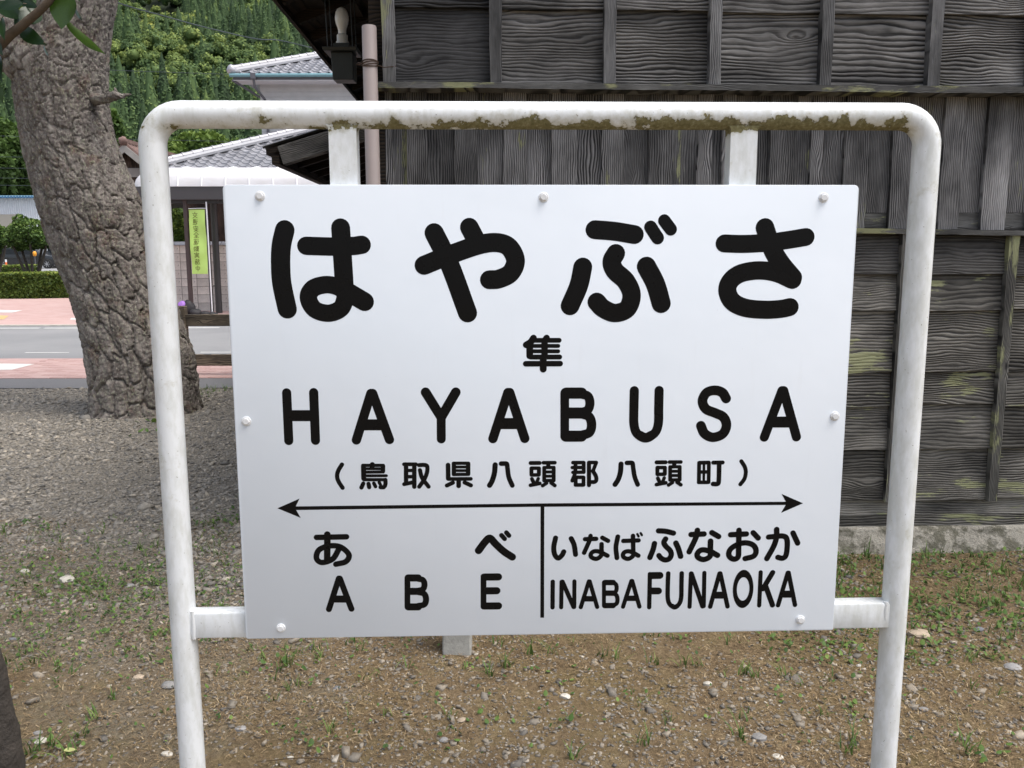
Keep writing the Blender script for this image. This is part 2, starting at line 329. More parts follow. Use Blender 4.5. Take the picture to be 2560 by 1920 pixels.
[(0,0,[-525.0,-175.4,-480.8,-156.0,-490.5,-175.3,-480.1,-195.6]),(0,0,[-492.1,-171.9,2.2,-171.0,2.2,-177.8,-492.4,-179.4])],
[(0,0,[-14.6,-170.9,491.0,-172.9,491.4,-179.5,-14.5,-178.0]),(0,0,[523.3,-176.4,478.7,-156.5,489.9,-176.1,479.3,-196.0])],
[(0,0,[-5.0,-175.4,2.6,-175.5,3.0,-411.4,-4.7,-411.3])],
[(11.5,0,[-450.5,-236.1,-391.4,-235.5]),(13.0,1,[-429.0,-230.1,-430.0,-257.3,-431.2,-285.0]),(11.5,1,[-406.7,-260.2,-420.0,-281.1,-441.6,-288.3,-452.1,-279.4,-446.9,-262.4,-426.6,-254.2,-404.1,-256.3,-387.8,-272.3,-393.8,-286.8,-414.1,-292.3])],
[(15.2,1,[-129.0,-267.4,-116.7,-250.6,-106.5,-241.8,-95.2,-253.5,-78.8,-269.6,-61.5,-281.7]),(9.6,0,[-83.0,-236.0,-76.7,-243.5]),(9.6,0,[-73.1,-230.6,-68.0,-237.0])],
[(12.1,0,[-409.3,-322.1,-431.2,-387.0]),(12.1,0,[-407.2,-322.1,-386.0,-386.9]),(15.2,0,[-419.0,-365.4,-397.8,-365.8])],
[(11.7,0,[-272.3,-323.9,-273.5,-383.1]),(15.2,0,[-270.5,-322.9,-250.7,-323.2]),(15.2,0,[-271.0,-351.2,-251.2,-351.5]),(15.3,0,[-271.7,-384.2,-251.8,-384.5]),(12.3,1,[-250.7,-325.3,-241.3,-327.8,-238.3,-337.5,-241.6,-347.1,-251.2,-349.9]),(12.6,1,[-251.3,-353.1,-239.5,-356.9,-235.7,-368.2,-239.4,-379.4,-251.8,-382.4])],
[(11.7,0,[-119.5,-321.7,-120.0,-386.2]),(15.3,0,[-117.2,-323.1,-89.7,-323.2]),(15.3,0,[-117.4,-352.3,-93.1,-352.4]),(15.4,0,[-117.6,-384.6,-90.0,-384.7])],
[(10.4,1,[25.4,-242.9,22.0,-261.3,23.6,-276.8,30.6,-285.3,38.2,-279.6,42.1,-271.9]),(10.4,1,[56.8,-244.5,62.8,-258.0,65.9,-278.0])],
[(9.4,0,[84.7,-246.2,107.0,-245.7]),(9.2,1,[95.7,-239.4,93.1,-250.6,83.1,-274.7]),(9.2,0,[119.4,-243.5,131.1,-250.3]),(9.4,1,[118.1,-256.9,118.1,-266.4,118.5,-272.9]),(9.2,1,[118.3,-271.6,117.0,-281.9,107.8,-287.7,98.1,-284.2,96.7,-277.7,101.4,-272.6,108.8,-271.6,117.6,-274.1]),(9.4,0,[117.6,-274.4,130.3,-281.3])],
[(9.9,1,[150.6,-241.8,147.2,-264.2,149.6,-286.2]),(9.2,0,[161.9,-250.8,192.7,-250.0]),(9.4,0,[181.2,-240.4,182.5,-274.9]),(9.2,1,[182.4,-272.4,181.8,-282.7,172.5,-288.5,163.5,-285.1,161.9,-278.6,166.0,-273.8,173.5,-272.6,182.2,-275.6]),(9.5,0,[182.3,-276.0,192.8,-282.1]),(5.0,0,[189.9,-236.9,192.5,-241.8]),(5.0,0,[196.6,-234.9,199.1,-239.1])],
[(11.2,1,[232.5,-230.5,247.2,-231.7,262.8,-235.7]),(11.2,1,[225.0,-256.9,222.6,-269.0,216.4,-286.4]),(11.2,1,[247.3,-247.6,244.0,-255.0,248.0,-262.8,256.9,-272.0,259.7,-281.1,255.5,-289.5,247.5,-291.8,239.2,-288.0,234.7,-282.3]),(11.5,1,[268.4,-256.6,273.7,-268.3,278.8,-284.6])],
[(11.5,0,[298.6,-239.1,324.8,-238.2]),(11.5,1,[311.2,-230.3,308.8,-245.1,295.9,-275.3]),(11.5,0,[340.7,-235.5,354.6,-243.9]),(11.8,0,[338.6,-253.4,338.8,-273.4]),(11.5,1,[339.0,-271.0,338.3,-285.6,326.1,-291.9,314.8,-287.7,312.3,-280.4,317.3,-273.4,325.5,-271.5,339.7,-274.9]),(11.8,0,[339.7,-275.2,353.7,-283.4])],
[(11.5,0,[379.1,-240.4,410.8,-239.2]),(11.5,1,[395.5,-231.3,396.2,-266.8,396.1,-286.3,388.7,-292.0,379.7,-288.0,376.6,-279.4,381.3,-269.1,395.7,-260.3,412.1,-257.9,426.5,-263.5,432.1,-275.2,427.5,-286.1,410.5,-291.0]),(11.3,0,[424.6,-236.7,435.3,-248.0])],
[(11.3,1,[456.4,-246.2,472.9,-244.8,485.9,-244.5,493.4,-249.7,495.4,-265.6,493.7,-285.1,486.9,-291.2,477.3,-289.2]),(11.6,1,[472.2,-230.6,472.4,-247.0,467.9,-265.2,454.9,-291.6]),(11.3,0,[505.9,-238.3,516.4,-259.7])],
[(9.0,0,[20.2,-334.8,20.1,-389.6])],
[(8.5,0,[38.1,-335.1,37.7,-389.8]),(9.2,0,[39.9,-335.1,63.0,-389.4]),(8.5,0,[64.1,-334.6,64.3,-389.5])],
[(8.7,0,[93.4,-335.0,77.6,-390.1]),(8.7,0,[95.0,-335.1,111.0,-390.1]),(12.0,0,[86.6,-372.1,102.0,-372.3])],
[(8.2,0,[124.1,-338.5,124.8,-386.6]),(11.7,0,[125.8,-338.0,142.8,-338.2]),(11.8,0,[126.2,-360.6,143.2,-360.8]),(11.8,0,[126.6,-387.2,143.6,-387.4]),(8.7,1,[142.8,-339.2,148.2,-341.9,150.1,-349.6,148.5,-357.3,143.2,-360.1]),(8.9,1,[143.2,-361.6,149.8,-365.2,152.2,-374.2,150.4,-383.2,143.6,-386.4])],
[(8.8,0,[179.9,-335.4,163.8,-390.3]),(8.8,0,[181.5,-335.5,197.4,-390.6]),(11.8,0,[172.9,-372.3,188.4,-372.5])],
[(9.0,0,[217.2,-321.3,217.4,-392.4]),(14.8,0,[220.5,-324.5,237.5,-324.5]),(14.8,0,[220.9,-357.3,235.3,-357.5])],
[(9.3,1,[254.6,-320.4,254.3,-345.7,255.0,-372.8,259.5,-386.4,269.8,-393.1,278.9,-385.3,282.4,-371.8,282.2,-346.1,282.0,-320.5]),(10.4,1,[264.5,-390.3,269.8,-392.8,274.9,-390.2])],
[(8.8,0,[300.9,-321.0,300.2,-392.4]),(9.8,0,[301.9,-321.6,326.9,-391.7]),(8.8,0,[328.2,-320.3,329.3,-391.5])],
[(9.3,0,[359.3,-321.8,342.6,-392.8]),(9.3,0,[360.9,-321.8,378.3,-392.8]),(15.1,0,[353.2,-368.2,367.5,-368.4])],
[(-1,0,[408.9,-355.7,21.2,41.0,12.8,25.0])],
[(8.8,0,[443.5,-320.5,443.5,-391.8]),(10.9,0,[468.2,-321.4,449.5,-356.0]),(10.9,0,[454.4,-348.5,470.9,-391.1])],
[(9.4,0,[499.2,-322.3,482.4,-391.8]),(9.4,0,[500.8,-322.4,517.4,-391.5]),(15.2,0,[493.0,-368.0,507.0,-368.2])]]
# ------------------------------------------------------------------ materials
def mat_white_pipe(zr):
    t = NT('white_pipe_paint'); o = t.obj(); x, y, z = t.sep(o)[:3]
    n1 = t.noise(o, 26, 8, .62); n2 = t.noise(t.map(o, (1, 1, .5)), 9, 3); n3 = t.noise(o, 140, 5, .6); n4 = t.noise(t.map(o, (1,1,.35)), 55, 6, .6)
    low = t.mr(z, zr+.012, zr-.024, 0, 1)                         # underside of the top rail
    only = t.m('MULTIPLY', t.mr(z, zr-.045, zr-.027, 0, 1), t.mr(x, .745, .69, 0, 1))                        # not down the posts
    side = t.mr(x, -.62, .2, .04, .40)                            # algae thicker towards one end
    f = t.m('ADD', t.m('ADD', t.m('MULTIPLY', t.m('SUBTRACT', n1, .14), 1.35), t.m('MULTIPLY', n3, .25)), t.m('MULTIPLY', t.m('SUBTRACT', n2, .5), .5))
    f = t.m('ADD', f, t.m('MULTIPLY', t.m('MULTIPLY', low, t.m('ADD', side, .22)), only))
    f = t.m('ADD', f, t.m('MULTIPLY', t.m('SUBTRACT', t.noise(t.map(o, (1, 1, .4)), 5.5, 2), .5), .28))
    peel = t.mr(f, .985, 1.01, 0, 1); halo = t.mr(f, .78, .99, 0, .7)
    algae = t.ramp(n3, (.3, (.105, .092, .036)), (.55, (.185, .165, .075)), (.8, (.34, .32, .21)))
    grime = t.mr(t.m('ADD', n4, t.m('MULTIPLY', t.mr(x, -.1, .8, 0, 1), .1)), .44, .70, 0, .5)
    spots = t.mr(t.noise(o, 190, 3), .70, .73, 0, .75)
    white = t.mix(grime, (.76, .785, .80), (.48, .49, .44))
    white = t.mix(spots, white, (.16, .14, .10))
    rust = t.mr(t.noise(t.map(o, (1, 1, .6)), 16, 2), .86, .88, 0, .9)
    white = t.mix(rust, white, (.28, .13, .05))
    c = t.mix(halo, white, (.47, .46, .38)); c = t.mix(peel, c, algae)
    return t.done(c, t.mix(peel, (.36,)*3, (.9,)*3), t.bump(t.m('SUBTRACT', t.m('MULTIPLY', n3, .25), peel), .0012))

def mat_panel():
    t = NT('white_enamel_panel'); o = t.obj()
    n = t.noise(o, 3.0, 4); sp = t.mr(t.noise(o, 120, 2), .775, .79, 0, .55)
    st = t.mr(t.noise(t.map(o, (9, 9, .9)), 5, 4), .62, .8, 0, .10)
    c = t.mix(t.mr(n, .3, .7), (.66, .71, .765), (.70, .745, .80))
    c = t.mix(st, c, (.5, .5, .5)); c = t.mix(sp, c, (.28, .27, .26))
    return t.done(c, t.mr(n, .3, .7, .3, .42), t.bump(t.noise(o, 14, 2), .0006), spec=.5)

def mat_soil():
    t = NT('gravelly_soil'); o = t.obj(); x, y, z = t.sep(o)[:3]
    n1 = t.noise(o, 1.1, 5); n2 = t.noise(o, 9, 6, .65); n3 = t.noise(o, 60, 6, .7); n4 = t.noise(o, 320, 4, .7)
    soil = t.ramp(t.m('ADD', t.m('MULTIPLY', n2, .5), t.m('MULTIPLY', n3, .5)), (.3, (.125, .088, .048)), (.5, (.25, .18, .105)), (.68, (.40, .32, .215)))
    moss = t.mr(t.m('ADD', t.m('MULTIPLY', n1, .4), t.m('MULTIPLY', n2, .6)), .46, .62, 0, .7)
    soil = t.mix(moss, soil, t.ramp(n3, (.3, (.11, .088, .030)), (.7, (.26, .195, .075))))
    grav = t.ramp(t.voro(o, 85, out=1), (.0, (.14, .13, .112)), (.5, (.26, .24, .205)), (1, (.42, .38, .32)))
    g = t.m('ADD', t.m('MULTIPLY', y, .5), t.m('MULTIPLY', t.m('SUBTRACT', n1, .5), 2.6))
    g = t.m('ADD', g, t.mr(x, -.6, .6, .35, -.9))
    far = t.mr(g, 1.55, 2.25, 0, .9)
    c = t.mix(far, soil, grav)
    gr = t.mr(y, 28, 34, 0, 1)                                     # beyond the street: grass verge
    c = t.mix(gr, c, t.ramp(n2, (.3, (.05, .075, .025)), (.7, (.10, .13, .05))))
    h = t.m('ADD', t.m('MULTIPLY', n3, .7), t.m('MULTIPLY', n4, .3))
    return t.done(c, .95, t.bump(h, .03), spec=.2)

def mat_tint(name, *stops, rough=.8, nscale=0.0, spec=.3, bump=0.0, trans=0.0):
    t = NT(name); c = t.ramp(t.tint(), *stops); kw = {}
    if nscale:
        n = t.noise(t.obj(), nscale, 4, .6)
        c = t.mix(t.mr(n, .3, .7, .0, .45), c, t.mix(1.0, c, (.45, .45, .45), 'MULTIPLY'))
        if bump: kw['normal'] = t.bump(n, bump)
    m = t.done(c, rough, spec=spec, **kw)
    if trans:
        tr = t.n('ShaderNodeBsdfTranslucent', Color=c); mx = t.t.nodes.new('ShaderNodeMixShader'); mx.inputs[0].default_value = trans
        t.t.links.new(t.b.outputs[0], mx.inputs[1]); t.t.links.new(tr, mx.inputs[2]); t.t.links.new(mx.outputs[0], t.t.nodes['Material Output'].inputs[0])
    return m

def mat_bark():
    t = NT('pine_bark'); o = t.obj()
    n1 = t.noise(t.map(o, (1, 1, .35)), 16, 6, .65); n2 = t.noise(o, 6, 5); n3 = t.noise(t.map(o, (1, 1, .6)), 75, 6, .7); fl = t.noise(t.map(o, (3, 3, 1)), 22, 3)
    c = t.ramp(n1, (.30, (.085, .070, .062)), (.5, (.18, .155, .14)), (.68, (.32, .285, .255)))
    c = t.mix(t.mr(n2, .56, .66, 0, .5), c, (.115, .060, .045))           # reddish flaked plates
    li = t.mr(t.m('ADD', t.m('MULTIPLY', n3, .62), t.m('MULTIPLY', fl, .38)), .50, .60, 0, .8)
    c = t.mix(li, c, t.ramp(n2, (.35, (.33, .32, .275)), (.65, (.28, .29, .19))))    # grey-green crust
    return t.done(c, .92, t.bump(t.m('ADD', t.m('MULTIPLY', n1, .5), t.m('MULTIPLY', n3, .5)), .03), spec=.2)

def mat_asphalt(name, base=.12, warm=0.0):
    t = NT(name); o = t.obj(); n1 = t.noise(o, .5, 4); n2 = t.noise(o, 90, 3, .7)
    k = t.m('ADD', t.m('MULTIPLY', n1, .6), t.m('MULTIPLY', n2, .4))
    c = t.mix(t.mr(k, .3, .7), (base*.78, base*.79, base*.82), (base*1.25*(1+warm), base*1.25, base*1.24))
    return t.done(c, .9, t.bump(n2, .004), spec=.3)

def mat_brickpave(name):
    t = NT(name); o = t.obj()
    b = t.n('ShaderNodeTexBrick', attrs={'offset': .5}, Vector=t.map(o, (1, 1, 1)), Color1=(.40, .245, .222), Color2=(.47, .31, .285), Mortar=(.33, .27, .25), Scale=1.0, **{'Mortar Size': .006, 'Brick Width': .2, 'Row Height': .1, 'Bias': 0.0})
    n = t.noise(o, 1.3, 5)
    c = t.mix(t.mr(n, .35, .7, 0, .5), b, (.48, .36, .335))
    return t.done(c, .9, spec=.3)

def mat_paver():
    t = NT('pink_paver'); o = t.obj(); r = t.rnd(); n = t.noise(o, 40, 5)
    c = t.ramp(r, (0, (.37, .225, .20)), (.5, (.44, .285, .26)), (1, (.49, .335, .305)))
    c = t.mix(t.mr(n, .35, .7, 0, .4), c, (.46, .36, .33))
    return t.done(c, .9, t.bump(n, .002), spec=.3)

def mat_concrete(name, col=(.30,.29,.27), moss=0.0, bump=.006):
    t = NT(name); o = t.obj(); r = t.rnd(); n1 = t.noise(o, 5, 6, .6); n2 = t.noise(o, 70, 5, .7)
    c = t.ramp(t.m('ADD', t.m('MULTIPLY', n1, .6), t.m('MULTIPLY', n2, .4)), (.3, tuple(.55*x for x in col)), (.52, col), (.75, tuple(min(1, 1.3*x) for x in col)))
    c = t.mix(1.0, c, t.mix(r, (.88,)*3, (1.1,)*3), 'MULTIPLY')
    if moss: c = t.mix(t.mr(t.noise(o, 11, 6, .65), .62-.2*moss, .72-.2*moss, 0, .75), c, (.075, .072, .045))
    return t.done(c, .93, t.bump(t.m('ADD', t.m('MULTIPLY', n1, .6), t.m('MULTIPLY', n2, .4)), bump), spec=.25)

def mat_tile():
    t = NT('silver_roof_tile'); o = t.obj(); r = t.rnd(); n = t.noise(o, 12, 4)
    v = t.m('ADD', t.mr(r, 0, 1, .26, .38), t.m('MULTIPLY', t.m('SUBTRACT', n, .5), .16))
    return t.done(t.comb(v, v, t.m('MULTIPLY', v, 1.07)), t.mr(n, .3, .7, .30, .48), metal=.35)

def mat_siding():
    t = NT('house_siding'); o = t.obj(); x, y, z = t.sep(o)[:3]
    fr = t.m('FRACT', t.m('MULTIPLY', z, 1/.15))
    ln = t.m('MAXIMUM', t.mr(fr, 0, .07, 1, 0), 0.0); n = t.noise(o, 3, 4)
    c = t.mix(t.mr(n, .3, .7), (.43, .435, .44), (.51, .515, .52)); c = t.mix(t.m('MULTIPLY', ln, .35), c, (.2, .2, .21))
    return t.done(c, .8, t.bump(t.m('SUBTRACT', 1.0, ln), .01))

MT = {}
MT['panel'] = mat_panel()
def _ink():
    t = NT('black_vinyl_lettering'); o = t.obj(); n = t.noise(o, 22, 3); s_ = t.mr(t.noise(o, 160, 2), .80, .815, 0, .6)
    return t.done(t.mix(s_, (.005, .005, .0055), (.4, .4, .4)), t.mr(n, .3, .7, .24, .34), spec=.14)
MT['ink'] = _ink()
MT['bolt'] = plain('painted_bolt', (.74, .75, .76), .38, .06, 40)
MT['soil'] = mat_soil()
MT['bark'] = mat_bark()
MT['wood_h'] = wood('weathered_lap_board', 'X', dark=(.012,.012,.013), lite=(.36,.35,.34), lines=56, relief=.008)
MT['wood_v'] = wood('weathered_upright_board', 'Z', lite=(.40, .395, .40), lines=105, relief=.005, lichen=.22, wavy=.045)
MT['wood_h_dark'] = wood('stained_and_shaded_lap_board', 'X', dark=(.008,.008,.009), lite=(.13,.13,.135), lines=58, relief=.008)  # stains, plus the shade under the eaves painted into the first-bay boards
MT['wood_low_dark'] = wood('stained_and_shaded_low_board', 'X', dark=(.010,.010,.010), lite=(.14,.135,.13), lines=62, relief=.006)  # stains, plus the shade below the ledge painted into the top low row
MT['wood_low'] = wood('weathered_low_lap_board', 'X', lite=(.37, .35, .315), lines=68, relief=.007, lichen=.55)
MT['wood_batten'] = wood('weathered_batten', 'Z', lite=(.36, .36, .365), lines=170, relief=.003, lichen=.45, wavy=.02)
MT['wood_batten_low'] = wood('lichened_batten', 'Z', lite=(.30, .29, .265), lines=170, relief=.003, lichen=1.05, wavy=.02)
MT['wood_ledge'] = wood('weathered_ledge', 'X', lite=(.27, .27, .265), lines=190, relief=.003, lichen=.85, wavy=.03)
MT['wood_dark'] = wood('dark_soffit_wood', 'X', dark=(.008, .007, .006), lite=(.045, .037, .03), lines=60, relief=.003, brown=.3)
MT['wood_beam'] = wood('grey_beam_wood', 'X', lite=(.42, .395, .36), lines=80, relief=.005)
MT['wood_fence'] = wood('fence_wood', 'X', lite=(.44, .405, .33), lines=60, relief=.004, lichen=.2, brown=.2)
MT['pipe_beige'] = plain('beige_plastic_pipe', (.38, .32, .305), .5, .06, 4)
MT['iron'] = plain('black_iron', (.022, .026, .025), .45, .3, 20)
MT['rust'] = plain('rusty_wire', (.06, .035, .024), .8, .4, 60)
MT['asphalt'] = mat_asphalt('road_asphalt', .215)
MT['asphalt2'] = mat_asphalt('verge_asphalt', .155, .04)
MT['lot'] = mat_asphalt('car_park_asphalt', .26)
MT['brickpave'] = mat_brickpave('pink_brick_paving')
MT['paver'] = mat_paver()
MT['paint'] = plain('worn_road_paint', (.62, .62, .59), .8, .2, 7)
MT['paint_y'] = plain('worn_yellow_paint', (.50, .36, .16), .8, .2, 7)
MT['concrete'] = mat_concrete('foundation_concrete', (.36, .335, .285), moss=.75, bump=.03)
MT['kerb'] = mat_concrete('kerb_concrete', (.40, .385, .34))
MT['post_concrete'] = mat_concrete('post_concrete', (.36, .355, .33))
MT['block'] = mat_concrete('wall_block_concrete', (.66, .61, .56), moss=.05)
MT['mortar'] = mat_concrete('mortar', (.20, .175, .16))
MT['tile'] = mat_tile()
MT['ridge'] = MT['tile']
MT['siding'] = mat_siding()
MT['brown_siding'] = wood('brown_siding', 'Z', dark=(.03, .02, .016), lite=(.13, .08, .062), lines=30)
MT['gutter'] = plain('teal_gutter', (.16, .30, .34), .35, .1, 3)
MT['downpipe'] = plain('grey_downpipe', (.10, .10, .115), .5, .1, 6)
MT['soffit_white'] = plain('white_soffit', (.62, .62, .64), .7, .05, 3)
MT['fascia'] = plain('dark_shelter_fascia', (.055, .052, .055), .55, .1, 4)
MT['brown_post'] = plain('brown_steel_post', (.060, .040, .038), .5, .15, 8)
MT['dark_post'] = plain('dark_steel_post', (.035, .034, .036), .5, .15, 8)
MT['white_pole'] = plain('white_plastic_pole', (.7, .72, .75), .4, .05, 6)
MT['blue_roof'] = plain('pale_blue_sheet_roof', (.30, .52, .62), .5, .08, 2)
MT['blue_dark'] = plain('blue_roof_edge', (.06, .16, .30), .5, .1, 3)
MT['white_sheet'] = plain('white_corrugated_sheet', (.62, .64, .67), .5, .06, 2)
MT['shutter'] = plain('beige_shutter', (.36, .33, .28), .6, .06, 3)
MT['red_tile'] = plain('red_roof_tile', (.17, .105, .09), .7, .35, 5)
MT['old_wood'] = wood('old_gable_boards', 'Z', dark=(.025, .018, .014), lite=(.13, .092, .07), lines=14)
MT['barge'] = plain('grey_bargeboard', (.30, .29, .27), .8, .15, 4)
MT['car'] = plain('black_car_paint', (.012, .013, .015), .18, .1, 2, spec=.7)
MT['car_white'] = plain('white_van_paint', (.72, .73, .74), .25, .03, 2)
MT['glass'] = plain('dark_car_glass', (.02, .025, .03), .08, .1, 2, spec=.8)
MT['rubber'] = plain('tyre_rubber', (.018, .018, .018), .8, .2, 10)
MT['alloy'] = plain('alloy_rim', (.5, .5, .52), .3, .05, 6, metal=.8)
MT['orange'] = plain('orange_plastic', (.75, .16, .03), .45, .08, 6)
MT['white_plastic'] = plain('white_plastic', (.75, .75, .75), .45, .05, 6)
MT['amber'] = plain('amber_plastic', (.80, .32, .02), .4, .08, 6)
MT['purple'] = plain('purple_fabric', (.28, .13, .46), .6, .12, 12)
MT['black_fabric'] = plain('black_fabric', (.015, .014, .017), .7, .3, 12)
MT['cable'] = plain('cable_sheath', (.035, .05, .055), .6, .2, 3)
MT['bulb'] = plain('milky_bulb_glass', (.86, .86, .85), .12, .03, 5, spec=.7)
MT['porcelain'] = plain('white_porcelain_socket', (.66, .66, .63), .3, .06, 12)
def _flag():
    t = NT('lime_banner_cloth'); o = t.obj(); n = t.noise(o, 3, 3)
    c = t.mix(t.mr(n, .3, .7), (.56, .84, .20), (.64, .92, .27))
    t.done(c, .8)
    tr = t.n('ShaderNodeBsdfTranslucent', Color=c); mx = t.t.nodes.new('ShaderNodeMixShader'); mx.inputs[0].default_value = .4
    t.t.links.new(t.b.outputs[0], mx.inputs[1]); t.t.links.new(tr, mx.inputs[2]); t.t.links.new(mx.outputs[0], t.t.nodes['Material Output'].inputs[0])
    return t.mat
MT['flag'] = _flag()
MT['flag_ink'] = plain('olive_banner_print', (.13, .16, .03), .8, .1, 9)
def _poly():
    t = NT('milky_polycarbonate'); o = t.obj(); n = t.noise(t.map(o, (1, 3, 3)), 2.2, 5)
    c = t.mix(t.mr(n, .45, .75, 0, .5), (.86, .86, .88), (.66, .65, .64)); t.done(c, .35)
    tr = t.n('ShaderNodeBsdfTranslucent', Color=c); mx = t.t.nodes.new('ShaderNodeMixShader'); mx.inputs[0].default_value = .35
    t.t.links.new(t.b.outputs[0], mx.inputs[1]); t.t.links.new(tr, mx.inputs[2]); t.t.links.new(mx.outputs[0], t.t.nodes['Material Output'].inputs[0])
    return t.mat
MT['poly'] = _poly()
MT['rib'] = plain('pale_roof_rib', (.80, .80, .81), .4, .03, 4)
MT['gravel'] = mat_tint('gravel_stone', (0, (.11, .105, .10)), (.35, (.225, .21, .185)), (.7, (.33, .30, .255)), (.9, (.43, .38, .31)), (1, (.56, .49, .38)), rough=.9, nscale=70)
MT['pebble'] = mat_tint('soil_pebble', (0, (.11, .105, .10)), (.4, (.23, .205, .17)), (.75, (.34, .295, .235)), (1, (.56, .51, .43)), rough=.9, nscale=120)
MT['stone'] = mat_concrete('pale_field_stone', (.37, .34, .29), bump=.008)
MT['litter'] = mat_tint('dry_straw', (0, (.075, .050, .026)), (.5, (.18, .122, .064)), (.85, (.31, .225, .125)), (1, (.46, .36, .22)), rough=.9)
MT['grass'] = mat_tint('grass_blade', (0, (.040, .080, .018)), (.5, (.105, .18, .04)), (.85, (.20, .27, .075)), (1, (.34, .30, .13)), rough=.6, trans=.3)
MT['weed'] = mat_tint('weed_leaf', (0, (.035, .075, .020)), (.5, (.085, .155, .036)), (1, (.19, .28, .065)), rough=.6, trans=.25)
MT['hedge'] = mat_tint('hedge_leaf', (0, (.040, .070, .016)), (.5, (.11, .165, .03)), (1, (.32, .37, .07)), rough=.6, trans=.2)
MT['topiary'] = mat_tint('topiary_leaf', (0, (.022, .050, .014)), (.5, (.070, .13, .028)), (1, (.19, .28, .06)), rough=.6, trans=.2)
MT['forest'] = mat_tint('hill_foliage', (0, (.032, .062, .026)), (.3, (.072, .128, .044)), (.5, (.135, .20, .060)), (.72, (.24, .31, .082)), (.92, (.37, .41, .11)), (1, (.52, .47, .10)), rough=.8, trans=.15, nscale=.9)
MT['broadleaf'] = mat_tint('broadleaf_leaf', (0, (.03, .06, .014)), (.5, (.085, .145, .026)), (1, (.19, .26, .05)), rough=.7, trans=.2)
MT['needle'] = mat_tint('pine_needle', (0, (.012, .030, .012)), (1, (.05, .09, .03)), rough=.6)
def _leaf():
    t = NT('glossy_evergreen_leaf'); o = t.obj(); r = t.rnd(); n = t.noise(o, 30, 3)
    c = t.ramp(t.m('ADD', t.m('MULTIPLY', r, .85), t.m('MULTIPLY', n, .3)), (.1, (.011, .028, .014)), (.7, (.020, .048, .016)), (1, (.06, .11, .025)))
    t.done(c, .28, spec=.5)
    tr = t.n('ShaderNodeBsdfTranslucent', Color=t.mix(1.0, c, (1.6, 2.0, .8), 'MULTIPLY')); mx = t.t.nodes.new('ShaderNodeMixShader'); mx.inputs[0].default_value = .3
    t.t.links.new(t.b.outputs[0], mx.inputs[1]); t.t.links.new(tr, mx.inputs[2]); t.t.links.new(mx.outputs[0], t.t.nodes['Material Output'].inputs[0])
    return t.mat
MT['leaf'] = _leaf()
MT['twig'] = plain('brown_twig', (.085, .062, .042), .8, .3, 40, bump=.002, bscale=90)
MT['young_bark'] = plain('dark_smooth_bark', (.045, .038, .032), .9, .5, 30, bump=.006, bscale=70)
MT['hill'] = plain('hill_floor', (.022, .036, .014), .95, .4, .2)
# ------------------------------------------------------------------ ground, street
def axis_pts(*segs):
    out = []
    for a, b, n in segs: out += list(np.linspace(a, b, n, endpoint=False))
    return np.array(out + [segs[-1][1]])
def ground_z(x, y):
    near = np.clip((9.0-y)/.6, 0, 1)*np.clip((y+3)/2, 0, 1)*np.clip((9-np.abs(x))/2, 0, 1)
    h = (fbm(x*1.3, y*1.3, 0, 4)-.47)*.05 + (fbm(x*9, y*9, 3, 3)-.44)*.022
    far = np.clip((y-32)/30, 0, 1); far = far*far*(3-2*far)*.62
    return h*near + far - .004*(1-near)
gx = axis_pts((-900, -60, 12), (-60, -10, 16), (-10, -4, 50), (-4, 4.6, 200), (4.6, 10, 30), (10, 60, 10), (60, 900, 10))
gy = axis_pts((-60, -4, 8), (-4, 1.6, 24), (1.6, 5.0, 120), (5.0, 9.2, 100), (9.2, 32, 20), (32, 64, 24), (64, 1500, 14))
GX, GY = np.meshgrid(gx, gy)
GZ = ground_z(GX, GY)
nx, ny = len(gx), len(gy)
idx = np.arange(nx*ny).reshape(ny, nx)
Fq = np.stack([idx[:-1, :-1], idx[:-1, 1:], idx[1:, 1:], idx[1:, :-1]], -1).reshape(-1, 4)
ground = npobj('ground', np.stack([GX, GY, GZ], -1).reshape(-1, 3), Fq, MT['soil'], smooth=True)
tag(ground, kind='structure')
def sheet(name, x0, x1, y0, y1, z, mat, nx_=1):
    mb = MB(); mb.add([(x0, y0, z), (x1, y0, z), (x1, y1, z), (x0, y1, z)], [(0, 1, 2, 3)])
    return tag(mb.build(name, mat), kind='structure')
Y1, Y2, Y3, Y4 = 8.95, 9.68, 11.63, 17.17
sheet('verge_strip', -40, -2.1, Y1, Y2, .004, MT['asphalt2'])
near_pave = sheet('near_pavement', -60, 60, Y2, Y3, .006, MT['brickpave'])
near_pave.location = (0, 0, 0)
sheet('road', -80, 80, Y3, Y4, .004, MT['asphalt'])
kerb = MB().box(-80, 80, Y4, Y4+.14, -.1, .03).build('kerb', MT['kerb'], bevel=.01); tag(kerb, kind='structure')
sheet('far_pavement', -80, 80, Y4+.14, 30.5, .012, MT['brickpave'])
sheet('car_park', -120, -14, 33, 100, .66, MT['lot']).location = (0, 0, -.02)
for nm, seg in (('road_marking', [(-80, 80, 16.62, 16.76)]), ('road_marking', [(-9.2, -7.7, 12.32, 12.40), (-7.2, -6.55, 12.32, 12.40), (-6.1, -4.9, 12.32, 12.40), (-4.6, -3.6, 12.32, 12.40)])):
    mb = MB()
    for a, b, c, d in seg:
        x = a
        while x < b:                                           # worn: broken into uneven dabs
            w = random.uniform(.25, 1.1); e = min(b, x+w)
            mb.add([(x, c+random.uniform(0, .02), .008), (e, c+random.uniform(0, .02), .008), (e, d-random.uniform(0, .03), .008), (x, d-random.uniform(0, .03), .008)], [(0, 1, 2, 3)])
            x = e + (random.uniform(.02, .3) if random.random() < .5 else 0)
    tag(mb.build(nm, MT['paint']), kind='structure')
